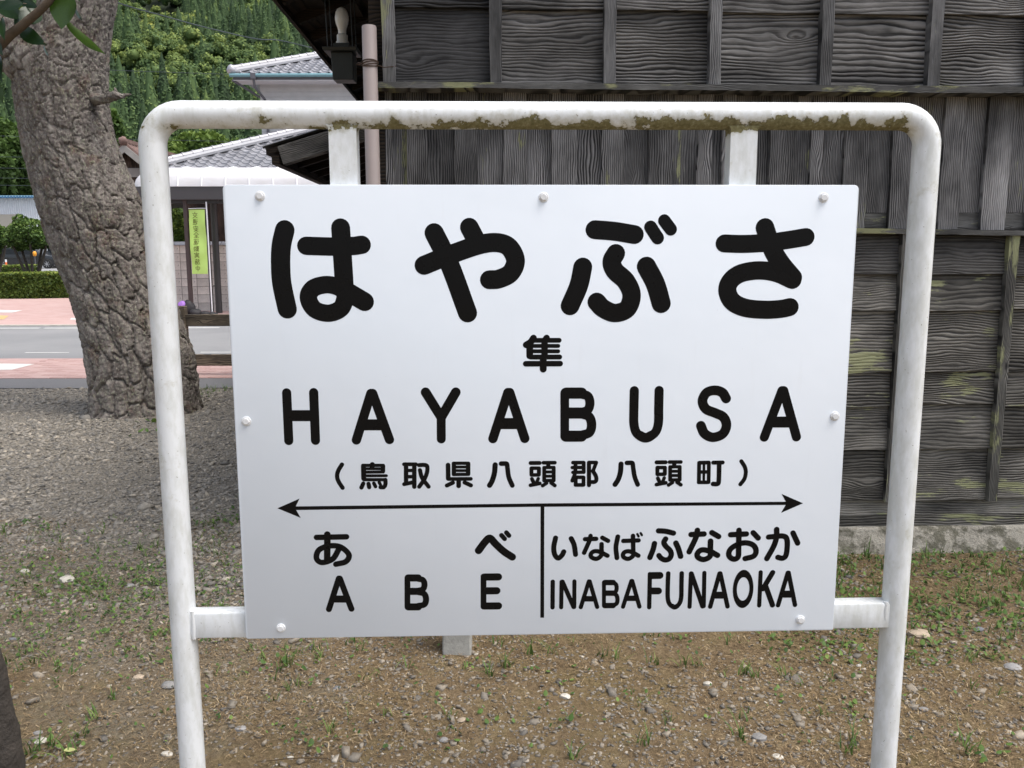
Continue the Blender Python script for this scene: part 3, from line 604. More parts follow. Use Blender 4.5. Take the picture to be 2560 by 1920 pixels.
def quad_px(name, pts, z, mat):
    tag(MB().add([G(a, b, z) for a, b in pts], [(0, 1, 2, 3)]).build(name, mat), kind='structure')
quad_px('pavement_marking', [(-40, 781), (30, 781), (56, 776), (-40, 774)], .018, MT['paint'])
quad_px('pavement_marking', [(-40, 800), (10, 798), (22, 789), (-40, 787)], .018, MT['paint_y'])
quad_px('pavement_marking', [(175, 799), (215, 799), (215, 794), (178, 795)], .018, MT['paint'])
quad_px('pavement_marking', [(-60, 926), (30, 924), (86, 910), (-60, 908)], .0125, MT['paint'])
# single pavers where the picture shows them one by one
pv = MB().box(-.097, .097, -.047, .047, -.03, .010).mesh('paver', MT['paver'], bevel=.003)
first = None
for j in range(19):
    y = Y2+.052+j*.1
    for x0, x1 in ((-6.3, -4.55), (-4.05, -3.2)):
        x = x0 + (.1 if j % 2 else 0)
        while x < x1:
            link('paver', pv, near_pave, (x, y, random.uniform(0, .002)))
            x += .2

# ------------------------------------------------------------------ the station name sign
SYAW = R_(1.653)
SO = Vector((.06134, 1.61746, 0))
SP = Plane(SO, SYAW)
sign = empty('station_name_sign', SO, SYAW)
tag(sign, 'white station name board with black Japanese lettering on a bent white pipe frame', 'sign')
PZ, PW, PH = EYE-.31525, 1.2, .8964
PIPE_Y = .034; PR = .0255
(lx, _z) = SP.uz(396, 579, PIPE_Y); (rx, _z) = SP.uz(2315, 385, PIPE_Y); (_s, rz) = SP.uz(1280, 289, PIPE_Y)
MT['white_pipe'] = mat_white_pipe(rz)
path = [(lx, PIPE_Y, -.25), (lx, PIPE_Y, .2), (lx, PIPE_Y, .6), (lx, PIPE_Y, 1.0), (lx, PIPE_Y, 1.3)]
rc = .056
for k in range(11):
    a = math.pi - k*math.pi/20
    path.append((lx+rc+rc*math.cos(a), PIPE_Y, rz-rc+rc*math.sin(a)))
path += [(lx+(rx-lx)*q, PIPE_Y, rz) for q in (.25, .5, .75)]
for k in range(11):
    a = math.pi/2 - k*math.pi/20
    path.append((rx-rc+rc*math.cos(a), PIPE_Y, rz-rc+rc*math.sin(a)))
path += [(rx, PIPE_Y, z) for z in (1.3, 1.0, .6, .2, -.25)]
MB().tube(path, PR, 40).build('pipe_frame', MT['white_pipe'], sign, smooth=50)
# hangers with flared welds at the rail and at the panel
def hanger(u0, u1, z0, z1):
    fl = .009; poly = []
    for (cx, cz, a0, a1) in ((u0-fl, z0+fl, -90, 0), (u0-fl, z1-fl, 0, 90)):
        poly += [(cx+fl*math.cos(R_(a)), cz+fl*math.sin(R_(a))) for a in (np.linspace(a0, a1, 5))]
    left = poly
    right = [(u0+u1-a, b) for a, b in reversed(left)]
    MB().prism(left+right, PIPE_Y-.018, PIPE_Y+.018).build('hanger', MT['white_pipe'], sign, smooth=40)
for a, b in ((822, 891), (1826, 1893)):
    u0, z1 = SP.uz(a, 330, .02); u1, _ = SP.uz(b, 330, .02)
    hanger(u0, u1, PZ+PH/2-.012, rz-PR+.006)
for a, b, c, d in ((470, 640, 1534, 1595), (2060, 2225, 1511, 1571)):
    u0, z1 = SP.uz(a, c, .016); u1, z0 = SP.uz(b, d, .016)
    MB().box(u0, u1, PIPE_Y-.018, PIPE_Y+.018, (z0), (z1)).build('side_bracket', MT['white_pipe'], sign, smooth=40, bevel=.004)
# weld beads where the side brackets meet the posts
for a, sgn in ((lx+PR-.002, 1), (rx-PR+.002, -1)):
    u, z1 = SP.uz(500 if sgn > 0 else 2195, 1534 if sgn > 0 else 1511, .016); _, z0 = SP.uz(500, 1595 if sgn > 0 else 1571, .016)
    MB().tube([(a+.002*sgn, PIPE_Y-.014, z0-.003), (a+.003*sgn, PIPE_Y-.0155, (z0+z1)/2), (a+.002*sgn, PIPE_Y-.014, z1+.004)], .005, 8).build('weld_bead', MT['white_pipe'], sign, smooth=60)
# panel: a shallow folded tray with rounded top corners
def rrect(w, h, rt, rb):
    out = []
    for cx, cz, r, a0 in ((w/2-rt, h/2-rt, rt, 0), (-w/2+rt, h/2-rt, rt, 90), (-w/2+rb, -h/2+rb, rb, 180), (w/2-rb, -h/2+rb, rb, 270)):
        out += [(cx+r*math.cos(R_(a0+k*22.5)), cz+r*math.sin(R_(a0+k*22.5))) for k in range(5)]
    return out
mb = MB(); q0 = rrect(PW-.004, PH-.004, .007, .003); q1 = rrect(PW-.0012, PH-.0012, .0085, .0035); q2 = rrect(PW, PH, .009, .004); n = len(q0)
mb.v = [(x, 0, z) for x, z in q0] + [(x, .0007, z) for x, z in q1] + [(x, .002, z) for x, z in q2] + [(x, .022, z) for x, z in q2]
mb.f = [tuple(reversed(range(n)))] + [((k*n+i), (k*n+(i+1) % n), ((k+1)*n+(i+1) % n), ((k+1)*n+i)) for k in range(3) for i in range(n)] + [tuple(range(3*n, 4*n))]
panel = mb.build('panel', MT['panel'], sign, smooth=35, loc=(0, 0, PZ))
def catmull(p, n=7):
    if len(p) < 3: return [Vector(a) for a in p]
    p = [Vector(a) for a in p]; p = [2*p[0]-p[1]] + p + [2*p[-1]-p[-2]]; out = []
    for i in range(1, len(p)-2):
        a, b, c, d = p[i-1:i+3]
        for k in range(n):
            s = k/n; out.append(.5*((2*b)+(c-a)*s+(2*a-5*b+4*c-d)*s*s+(3*b-a-3*c+d)*s**3))
    return out + [p[-2]]
def stroke(mb, pts, w, y, n=10):
    """flat round-ended stroke in x,z"""
    m = len(pts); base = len(mb.v); nor = []
    for i in range(m):
        d = (pts[min(i+1, m-1)]-pts[max(i-1, 0)]).normalized(); nn = Vector((-d.y, d.x)); nor.append(nn)
        for s in (1, -1): mb.v.append((pts[i].x+nn.x*w/2*s, y, pts[i].y+nn.y*w/2*s))
    for i in range(m-1):
        a = base+2*i; mb.f.append((a, a+2, a+3, a+1))
    for e, sg in ((0, 1), (m-1, -1)):
        a0 = math.atan2(nor[e].y, nor[e].x); b2 = len(mb.v)
        for k in range(n+1):
            a = a0 + sg*math.pi*k/n
            mb.v.append((pts[e].x+w/2*math.cos(a), y, pts[e].y+w/2*math.sin(a)))
        mb.f.append(tuple(range(b2, b2+n+1)))
def face_front(me):       # all faces towards -y
    bm = bmesh.new(); bm.from_mesh(me)
    for f in bm.faces:
        f.normal_update()
        if f.normal.y > 0: f.normal_flip()
    bm.to_mesh(me); bm.free()
def flat_char(name, strokes, mat, parent, scale=.001, y=-.00022, dy=.00001, smooth_n=7):
    mb = MB()
    for i, (w, sm, c) in enumerate(strokes):
        yy = y - dy*i
        if w == 0: mb.add([(c[k]*scale, yy, c[k+1]*scale) for k in range(0, len(c), 2)], [tuple(range(len(c)//2))])
        elif w == -1:
            N = 40; base = len(mb.v)
            for k in range(N):
                a = 2*math.pi*k/N
                for rx_, rz_ in ((c[2], c[3]), (c[4], c[5])): mb.v.append(((c[0]+rx_*math.cos(a))*scale, yy, (c[1]+rz_*math.sin(a))*scale))
            for k in range(N): a, b = base+2*k, base+2*((k+1) % N); mb.f.append((a, b, b+1, a+1))
        else:
            pts = [(c[k]*scale, c[k+1]*scale) for k in range(0, len(c), 2)]
            stroke(mb, catmull(pts, smooth_n) if sm else [Vector(q) for q in pts], w*scale, yy)
    me = bpy.data.meshes.new(name); me.from_pydata(mb.v, [], mb.f); face_front(me); me.materials.append(mat)
    return link(name, me, parent)
for i, st in enumerate(TEXT):
    flat_char('arrow' if i in (25, 26) else 'divider_line' if i == 27 else 'character', st, MT['ink'], panel)
bolt = MB()
bolt.lathe([(.0094, 0), (.0094, .0010), (.0086, .0018)], 20)
hx = [(.0070*math.cos(R_(60*k+12)), .0070*math.sin(R_(60*k+12))) for k in range(6)]
bolt.add([(a, b, .002) for a, b in hx]+[(a, b, .0044) for a, b in hx]+[(a*.82, b*.82, .0052) for a, b in hx], [(i, (i+1) % 6, (i+1) % 6+6, i+6) for i in range(6)]+[(i+6, (i+1) % 6+6, (i+1) % 6+12, i+12) for i in range(6)]+[tuple(range(12, 18))])
bm_ = bolt.mesh('bolt', MT['bolt'], smooth=35)
for a, b in ((650, 490), (1359, 493), (2059, 494), (616, 1053), (2087, 1040), (702, 1570), (2001, 1549)):
    u, z = SP.uz(a, b); link('bolt', bm_, panel, (u, 0, z-PZ), (math.pi/2, random.uniform(0, 1), 0))

# concrete marker stub behind the sign
g = G(1142, 1643); stub = empty('concrete_post', (g.x, g.y+.05, 0))
tag(stub, 'short square concrete post standing in the soil behind the sign board', 'post')
MB().hexa([(-.052, -.05, -.1), (.052, -.05, -.1), (.052, .05, -.1), (-.052, .05, -.1), (-.047, -.046, .38), (.047, -.046, .38), (.047, .046, .38), (-.047, .046, .38)]).build('shaft', MT['post_concrete'], stub, bevel=.006)
MB().hexa([(-.047, -.046, .381), (.047, -.046, .381), (.047, .046, .381), (-.047, .046, .381), (-.02, -.02, .41), (.02, -.02, .41), (.02, .02, .41), (-.02, .02, .41)]).build('chamfered_cap', MT['post_concrete'], stub)

# ------------------------------------------------------------------ the weathered wooden building
WYAW = R_(1.65)
WO = G(2300, 1371)
WP = Plane((WO.x, WO.y, 0), WYAW)
uc, _ = WP.uz(940, 450)
corner = WP.o + WP.e*uc
bld = empty('wooden_station_building', (corner.x, corner.y, 0), WYAW)
tag(bld, 'weathered grey wooden station building with lap boards, battens and tiled eaves behind the sign', 'building')
def wu(px, py, off=0.0):
    u, z = WP.uz(px, py, off); return u-uc, z
def uline(a, b):
    (u1, z1), (u2, z2) = wu(*a), wu(*b); k = (z2-z1)/(u2-u1)
    return lambda u: z1+(u-u1)*k
UEND = 5.6
def board(name, mat, u0, u1, zb, zt, yb, yt, th, parent=bld, wav=.004, seg=8):
    """lap board; zb/zt functions of u; yb/yt = how far the lower/upper edge stands out"""
    c = Vector(((u0+u1)/2, 0, (zb((u0+u1)/2)+zt((u0+u1)/2))/2)); mb = MB(); ph = random.uniform(0, 99)
    for i in range(seg+1):
        u = u0+(u1-u0)*i/seg
        w = (float(vnoise(u*3.1+ph, ph))-.5)*2*wav
        lo, hi = zb(u)+w, zt(u)
        jy = (float(vnoise(u*2.0+ph, 7+ph))-.5)*wav*1.2
        for y, z in ((-yb+jy, lo), (-yt, hi), (-yt+th*.6, hi), (-yb+th+jy, lo)): mb.v.append((u-c.x, y, z-c.z))
    for i in range(seg):
        a = 4*i
        for k in range(4): mb.f.append((a+k, a+(k+1) % 4, a+4+(k+1) % 4, a+4+k))
    mb.f += [(0, 1, 2, 3), tuple(4*seg+k for k in (3, 2, 1, 0))]
    return mb.build(name, mat, parent, loc=c)
def vboard(name, mat, u0, u1, z0, z1, y0, y1, parent=bld, wob=.002):
    c = Vector(((u0+u1)/2, 0, (z0+z1)/2)); mb = MB(); seg = 5
    a = [(random.uniform(-wob, wob), random.uniform(-wob, wob)) for _ in range(seg+1)]
    for i in range(seg+1):
        z = z0+(z1-z0)*i/seg
        for u, y in ((u0+a[i][0], -y1), (u1+a[i][1], -y1+random.uniform(-wob, wob)*.6), (u1+a[i][1], -y0), (u0+a[i][0], -y0)): mb.v.append((u-c.x, y, z-c.z))
    for i in range(seg):
        q = 4*i
        for k in range(4): mb.f.append((q+k, q+(k+1) % 4, q+4+(k+1) % 4, q+4+k))
    mb.f += [(3, 2, 1, 0), tuple(4*seg+k for k in range(4))]
    return mb.build(name, mat, parent, loc=c)
cst = lambda z: (lambda u: z)
l_row = uline((990, 30), (2540, 50))
l1t, l1b = uline((957, 218), (2560, 230)), uline((957, 232), (2560, 247))
l2t, l2b = uline((2150, 572), (2560, 578)), uline((2150, 584), (2560, 590))
z_rail = wu(2300, 532)[1]
UPY = .055                                     # the upper boarding stands forward of the middle band
bays = [wu(x, 120)[0] for x in (977, 1239, 1517, 1773, 2045, 2310, 2557, 2822)] + [UEND]
rowh = .30
for i in range(len(bays)-1):
    a, b = bays[i], bays[i+1]
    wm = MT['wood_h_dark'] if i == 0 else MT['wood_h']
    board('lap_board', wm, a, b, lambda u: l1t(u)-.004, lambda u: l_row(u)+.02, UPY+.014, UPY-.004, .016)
    zc = l_row
    for k in range(2):
        lo = (lambda kk: (lambda u: zc(u)+kk*rowh-.004*kk))(k); hi = (lambda kk: (lambda u: zc(u)+(kk+1)*rowh+.02))(k)
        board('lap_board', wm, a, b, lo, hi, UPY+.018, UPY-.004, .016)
for i, u in enumerate(bays[:-1]):
    w = .026
    vboard('batten', MT['wood_batten'], u-w, u+w, l1t(u)+.003, l_row(u)+2*rowh+.02, UPY+.0, UPY+.05)
board('ledge', MT['wood_ledge'], -.005, UEND, l1b, l1t, .125, .12, .125, wav=.003, seg=24)
# middle band: proud planks over recessed planks
proud = [(952, 985), (1020, 1072), (1138, 1195), (1259, 1316), (1378, 1438), (1500, 1556), (1618, 1678), (1738, 1772), (1798, 1828), (1917, 1981), (2016, 2047), (2100, 2160), (2218, 2276), (2343, 2393), (2449, 2511), (2566, 2626), (2690, 2750), (2810, 2870)]
pe = [(wu(a, 450)[0], wu(b, 450)[0]) for a, b in proud]
for a, b in pe:
    vboard('upright_plank', MT['wood_v'], a, b, l2t((a+b)/2)+.002, l1b((a+b)/2)+.012, .012, .032)
for (a, b), (c, d) in zip(pe[:-1], pe[1:]):
    vboard('recessed_plank', MT['wood_v'], b-.02, c+.02, z_rail, l1b((a+b)/2)+.012, -.006, .010)
board('rail', MT['wood_ledge'], 0, UEND, lambda u: l2t(u)+.002, cst(z_rail-.002), .009, .009, .02, seg=12)
board('ledge', MT['wood_ledge'], -.005, UEND, l2b, l2t, .07, .068, .07, wav=.002, seg=24)
# lower lap boards between battens
lows = [584] + [686, 773, 924, 1008, 1117, 1243]
lz = [wu(2350, y)[1] for y in lows]; lz[0] = wu(2350, 583)[1]
skew = [0, .002, -.004, -.010, -.003, -.002, .001]
lb_u = [0.0] + [wu(x, 900)[0] for x in (1190, 1452, 1714, 1976, 2232, 2491, 2752)] + [UEND]
for i in range(len(lb_u)-1):
    for k in range(6):
        f = lambda u, kk=k, ii=i: lz[kk+1] - skew[kk+1]*(u-3.0)*1.2 + .004*math.sin(ii*3.1+kk*1.7)
        g_ = lambda u, kk=k: lz[kk] + .025
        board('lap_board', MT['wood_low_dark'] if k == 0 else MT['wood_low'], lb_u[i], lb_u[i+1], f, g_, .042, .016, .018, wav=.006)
for u in lb_u[1:-1]:
    vboard('batten', MT['wood_batten_low'], u-.022, u+.022, lz[6]-.004, lz[0]-.004, .03, .062)
zb1, zb2 = wu(2350, 1281)[1], wu(2350, 1310)[1]
board('sill_board', MT['wood_low'], 0, UEND, cst(zb1), cst(lz[6]+.03), .02, .012, .03, seg=12)
board('sill_board', MT['wood_low'], 0, UEND, cst(zb2+.001), cst(zb1-.001), .024, .022, .04, seg=12)
# foundation: rough concrete
fx = np.linspace(-.06, UEND+.1, 150); fz = np.array([-.25, -.05, .0, .03, .06, .09, zb2-.018, zb2])
FX, FZ = np.meshgrid(fx, fz)
out = .045 + .03*np.clip((.1-FZ)/.1, 0, 1.6) + (fbm(FX*7, FZ*12, 5, 4)-.45)*.045*np.clip((zb2-.012-FZ)/.03, 0, 1)
V = np.stack([FX, -out, FZ], -1).reshape(-1, 3)
V = np.concatenate([V, np.stack([fx, fx*0+.1, fx*0+zb2], -1)])
n0 = len(fx); idq = np.arange(len(V)).reshape(-1, n0)
fnd = npobj('foundation', V, np.stack([idq[:-1, :-1], idq[:-1, 1:], idq[1:, 1:], idq[1:, :-1]], -1).reshape(-1, 4), MT['concrete'], parent=bld, smooth=True)
# corner boards, backing wall, side wall
vboard('corner_post', MT['wood_dark'], -.01, .05, .1, 3.1, -.03, .045)
MB().box(.0, UEND, .02, .12, .02, 3.2).build('wall', MT['wood_dark'], bld)
for k in range(46):
    y = .12+k*.18
    c = Vector((.004, y+.09, 1.55)); w_ = .004*(k % 2)
    MB().box(-.016-w_, .006-w_, -.087, .087, -1.45, 1.45).build('side_plank', MT['wood_v'], bld, loc=c)
# roof over it, its eave running away from us on the left
def eave_z(px, py, ue=-.75):
    d = ray(px, py); e, n = WP.e, WP.n
    k = (ue + (corner-Vector((0, 0, 0))).dot(e))/d.dot(e)
    return EYE + d.z*k
EZ = (eave_z(694, 0)+eave_z(850, 182))/2
SL = .38
def roof_slab(u0, u1, z0, z1, y0, y1, th, name, mat):
    MB().hexa([(u0, y0, z0), (u1, y0, z1), (u1, y1, z1), (u0, y1, z0), (u0, y0, z0+th), (u1, y0, z1+th), (u1, y1, z1+th), (u0, y1, z0+th)]).build(name, mat, bld)
UR = 2.9; ZR = EZ+SL*(UR+.75)
roof_slab(-.75, UR, EZ, ZR, -.38, 8.6, .05, 'roof', MT['wood_dark'])
roof_slab(UR, 2*UR+.75, ZR, EZ, -.38, 8.6, .05, 'roof', MT['wood_dark'])
roof_slab(-.80, UR, EZ+.032, ZR+.054, -.43, 8.65, .05, 'roof_covering', MT['tile'])
roof_slab(UR, 2*UR+.80, ZR+.054, EZ+.032, -.43, 8.65, .05, 'roof_covering', MT['tile'])
for k in range(21):
    y = -.3+k*.44
    MB().bar((-.72, y, EZ-.03+.03*SL), (.3, y, EZ-.03+SL*1.05), .05, .07).build('rafter', MT['wood_dark'], bld)
for k in range(4):
    u = -.6+k*.17
    MB().bar((u, -.38, EZ+SL*(u+.75)-.008), (u, 8.6, EZ+SL*(u+.75)-.008), .15, .012).build('soffit_board', MT['wood_dark'], bld)
MB().bar((-.755, -.39, EZ+.0), (-.755, 8.6, EZ+.0), .025, .07).build('fascia', MT['wood_dark'], bld)
gz = l_row(2)+2*rowh
MB().prism([(0, gz), (UEND+.3, gz), (UEND+.3, ZR-SL*(UEND+.3-UR)-.02), (UR, ZR-.02), (0, EZ+SL*.75-.02)], -.05, .02).build('gable_wall', MT['wood_h'], bld)
# lean-to roof on its left side
tip = P(654, 372, 7.0)
loc = Matrix.Rotation(-WYAW, 3, 'Z') @ (tip-corner); ut, yt, zt = loc.x, loc.y, tip.z
LS = .30
mb = MB(); nyc = 200; ylen = 3.6
for i in range(nyc+1):
    y = yt+ylen*i/nyc; w_ = .010*math.sin(2*math.pi*(y-yt)/.076)
    for u in (ut, ut*.5, 0.0): mb.v.append((u, y, zt+LS*(u-ut)+w_+.015))
for i in range(nyc):
    for k in range(2): a = 3*i+k; mb.f.append((a, a+1, a+4, a+3))
mb.build('lean_to_roof', plain('grey_corrugated_sheet', (.11, .11, .115), .6, .2, 6), bld, smooth=80)
MB().hexa([(ut+.03, yt+.02, zt-.045), (0, yt+.02, zt-.045-LS*ut+.0), (0, yt+ylen, zt-.045-LS*ut), (ut+.03, yt+ylen, zt-.045),
           (ut+.03, yt+.02, zt-.005), (0, yt+.02, zt-.005-LS*ut), (0, yt+ylen, zt-.005-LS*ut), (ut+.03, yt+ylen, zt-.005)]).build('lean_to_boarding', MT['wood_dark'], bld)
# the weathered rake beam and its end, the eave plate and rafters below
b0 = Vector((ut+.17, yt-.045, zt-.065+LS*.17)); b1 = Vector((0, yt-.045, zt-.065-LS*ut))
bm0 = MB().bar((0, 0, 0), ((b1-b0).length, 0, 0), .10, .15).build('rake_beam', MT['wood_beam'], bld, loc=b0+Vector((0, 0, -.05)), rot=(0, -math.atan(LS), 0), bevel=.006)
MB().bar((ut+.10, yt+.03, zt-.085), (ut+.10, yt+ylen, zt-.085), .06, .07).build('eave_plate', MT['wood_dark'], bld)
for k in range(1, 8):
    y = yt+.30+k*.45
    MB().bar((ut+.05, y, zt-.07), (0, y, zt-.07-LS*ut), .05, .06).build('rafter', MT['wood_dark'], bld)
MB().box(ut+.10, ut+.21, yt+3.2, yt+3.31, 0, zt-.1).build('porch_post', MT['wood_beam'], bld)

# beige pipe standing at the corner
a = P(919.5, 65, 3.70); b = P(933, 459, 3.70)
pipe = empty('plastic_pipe', (b.x, 3.70, 0)); tag(pipe, 'upright beige plastic pipe tied with rusty wire at the corner of the wooden building', 'pipe')
pr = .0305
MB().lathe([(pr, -.05), (pr, .5), (pr, 1.2), (pr, a.z-.004), (pr-.002, a.z), (pr-.006, a.z-.001), (pr-.006, a.z-.03)], 32).build('tube', MT['pipe_beige'], pipe, smooth=40)
zw = P(925, 165, 3.70).z
mb = MB()
for j in range(4):
    mb.tube([((pr+.003)*math.cos(q*.5), (pr+.003)*math.sin(q*.5), zw+j*.005+.006*math.sin(q*.5+j)) for q in range(14)], .0022, 6)
mb.tube([(pr, -.02, zw), (pr+.03, -.01, zw-.008), (pr+.075, .03, zw+.006)], .002, 6)
mb.tube([(-pr-.005, 0, zw+.004), (-pr-.03, .01, zw+.008), (-pr-.02, -.005, zw+.012), (-pr, -.02, zw+.006)], .002, 6)
mb.build('wire_tie', MT['rust'], pipe, smooth=60)

# hanging lantern with its bare bulb
LY = 5.0
c = P(857, 128, LY); lan = empty('hanging_lantern', (c.x, LY, c.z)); tag(lan, 'black iron lantern without glass hanging under the eave, white bulb upright on its box', 'lamp')
px_ = LY/FPX*1.01
MB().hexa([(-.092, -.092, -.016), (.092, -.092, -.016), (.092, .092, -.016), (-.092, .092, -.016), (-.098, -.098, .004), (.098, -.098, .004), (.098, .098, .004), (-.098, .098, .004)]).build('tray', MT['iron'], lan, bevel=.003)
MB().hexa([(-.052, -.052, -.165), (.065, -.052, -.165), (.065, .065, -.165), (-.052, .065, -.165), (-.058, -.058, -.0165), (.066, -.058, -.0165), (.066, .066, -.0165), (-.058, .066, -.0165)]).build('ballast_box', MT['iron'], lan, bevel=.004)
MB().box(-.044, .044, -.044, .044, .0045, .036).build('mount', MT['iron'], lan, bevel=.003)
MB().lathe([(.036, .0365), (.036, .05), (.031, .053), (.031, .085), (.028, .088), (.022, .092)], 24).build('socket', MT['porcelain'], lan, smooth=40)
MB().lathe([(.0225, .0925), (.0225, .110), (.026, .125), (.034, .145), (.0385, .168), (.0385, .185), (.034, .208), (.024, .226), (.011, .2345), (.002, .2365)], 28).build('bulb', MT['bulb'], lan, smooth=60)
zs = EZ + .05 - c.z
for sx in (-.072, .068):
    for sy in (-.06, .06):
        MB().tube([(sx, sy, .004), (sx-.018*(1 if sx < 0 else .9), sy, zs+.25)], .0032, 8).build('rod', MT['iron'], lan)
# ------------------------------------------------------------------ low wooden fence along the pavement
FY = 9.95
fa = P(443, 800, FY); fb = P(466, 800, FY)
fen = empty('roadside_fence', (fa.x, FY, 0)); tag(fen, 'low grey-brown timber rail fence along the pavement behind the pine', 'fence')
def fz(py): return P(455, py, FY).z
for i in range(5):
    x = i*1.9
    MB().box(x, x+.112, -.05, .05, -.1, fz(765)).build('post', MT['wood_fence'], fen, bevel=.01)
for i in range(4):
    for a, b in ((815, 786), (914, 886)):
        MB().box(-.93, .93, -.035, .035, -(fz(b)-fz(a))/2, (fz(b)-fz(a))/2).build('rail', MT['wood_fence'], fen, bevel=.006, loc=(i*1.9+.95+.056, .0, (fz(a)+fz(b))/2))

# ------------------------------------------------------------------ bus shelter across the road
SHY = 20.3
shl = P(330, 470, SHY); sh = empty('bus_shelter', (shl.x, SHY, 0)); tag(sh, 'bus shelter with milky curved roof, dark fascia and thin brown and black posts', 'shelter')
ztop, zf1, zf0 = P(500, 420, SHY+.75).z, P(500, 467, SHY).z, P(500, 499, SHY).z
SW, SD = 5.6, 1.5
nb = 12; pieces = 10; pw = SW/pieces
def arc(k, n=14):     # cross-section of the barrel, y then z
    a = math.pi*k/n; return SD/2-(SD/2+.12)*math.cos(a), zf1+(ztop-zf1)*math.sin(a)**.8
for p_ in range(pieces):
    mb = MB()
    for i in range(9):
        x = p_*pw+pw*i/8
        x0 = x
        for k in range(15):
            y, z = arc(k)
            e = 0.0
            if p_ == 0 and i < 6: e = (1-math.sqrt(max(0, 1-((6-i)/6.2)**2)))
            yy = y + (SD/2-y)*e*.35; zz = zf1+(z-zf1)*(1-e*.85)
            mb.v.append((x0, yy, zz + (.004 if i % 2 else 0)))
    for i in range(8):
        for k in range(14): a = 15*i+k; mb.f.append((a, a+1, a+16, a+15))
    mb.build('roof_sheet', MT['poly'], sh, smooth=80)
for p_ in range(1, pieces+1):
    x = p_*pw; mb = MB()
    mb.tube([(x, arc(k)[0], arc(k)[1]+.006) for k in range(15)], .022, 6).build('roof_rib', MT['rib'], sh, smooth=60)
MB().box(.0, SW, -.10, .02, zf0, zf1).build('fascia', MT['fascia'], sh)
MB().box(.0, SW, SD-.02, SD+.1, zf0, zf1).build('fascia', MT['fascia'], sh)
MB().box(-.003, .10, .021, SD-.021, zf0, zf1-.002).build('fascia', MT['fascia'], sh)
MB().box(.1, SW, .06, .10, zf0-.08, zf0-.002).build('beam', MT['dark_post'], sh)
for k in range(4): MB().bar((.6+k*1.4, .03, zf0-.02), (.6+k*1.4, SD-.03, zf0-.02), .04, .04).build('cross_bar', MT['dark_post'], sh)
def post_px(x0, x1, pyb, Y, mat, rnd=False):
    a = P(x0, pyb, Y); b = P(x1, pyb, Y); xm = (a.x+b.x)/2-shl.x; w = abs(b.x-a.x)
    if rnd: MB().tube([(xm, Y-SHY, 0), (xm, Y-SHY, zf0+.02)], w/2, 16).build('post', mat, sh, smooth=50)
    else: MB().box(xm-w/2, xm+w/2, Y-SHY-w/2, Y-SHY+w/2, 0, zf0+.02).build('post', mat, sh)
post_px(474.5, 483.5, 780, SHY+.08, MT['brown_post'])
post_px(540, 556, 778, SHY+.75, MT['dark_post'], True)
post_px(527, 533, 772, SHY+1.3, MT['dark_post'])
post_px(700, 709, 780, SHY+.08, MT['brown_post'])
post_px(340, 349, 780, SHY+.08, MT['brown_post'])
for py in (568, 715):
    z = P(530, py, SHY+1.0).z; xa = P(526, py, SHY+1.0).x-shl.x
    MB().bar((xa, 1.25, z), (xa+.22, .78, z), .03, .03).build('brace', MT['dark_post'], sh)
MB().box(2.6, 4.4, 1.0, 1.35, .40, .45).build('bench_seat', MT['wood_fence'], sh)
for x in (2.7, 4.2): MB().box(x, x+.08, 1.05, 1.3, 0, .399).build('bench_leg', MT['dark_post'], sh)

# lime banner on a white pole, seen from its back so the print reads mirrored
BY = SHY-.05
q = [P(471, 525, BY), P(510, 523, BY), P(519, 684.5, BY), P(479, 685, BY)]
ban = empty('banner', (q[1].x+.06, BY, 0)); tag(ban, 'lime green traffic safety banner on a white pole at the bus shelter, print mirrored', 'banner')
bx0 = q[0].x-q[1].x-.06; bx1 = -.045; bz1 = (q[0].z+q[1].z)/2; bz0 = (q[2].z+q[3].z)/2
def bwave(x, z): return .018*math.sin(z*5+x*9)+.01*math.sin(z*11)
mb = MB(); NX, NZ = 10, 30
for j in range(NZ+1):
    for i in range(NX+1):
        x = bx0+(bx1-bx0)*i/NX; z = bz0+(bz1-bz0)*j/NZ; mb.v.append((x, bwave(x, z), z))
for j in range(NZ):
    for i in range(NX): a = j*(NX+1)+i; mb.f.append((a, a+1, a+NX+2, a+NX+1))
cloth = mb.build('cloth', MT['flag'], ban, smooth=80)
MB().tube([(0, 0, 0), (0, 0, .9), (.0, 0, bz1+.18)], .016, 12).build('pole', MT['white_pole'], ban, smooth=50)
MB().tube([(0, 0, bz1+.03), (-.2, 0, bz1+.03), (bx0, 0, bz1+.02)], .007, 8).build('cross_rod', MT['white_pole'], ban, smooth=50)
MB().lathe([(.13, 0), (.13, .05), (.05, .09), (.03, .1)], 20).build('base_weight', MT['dark_post'], ban, smooth=40)
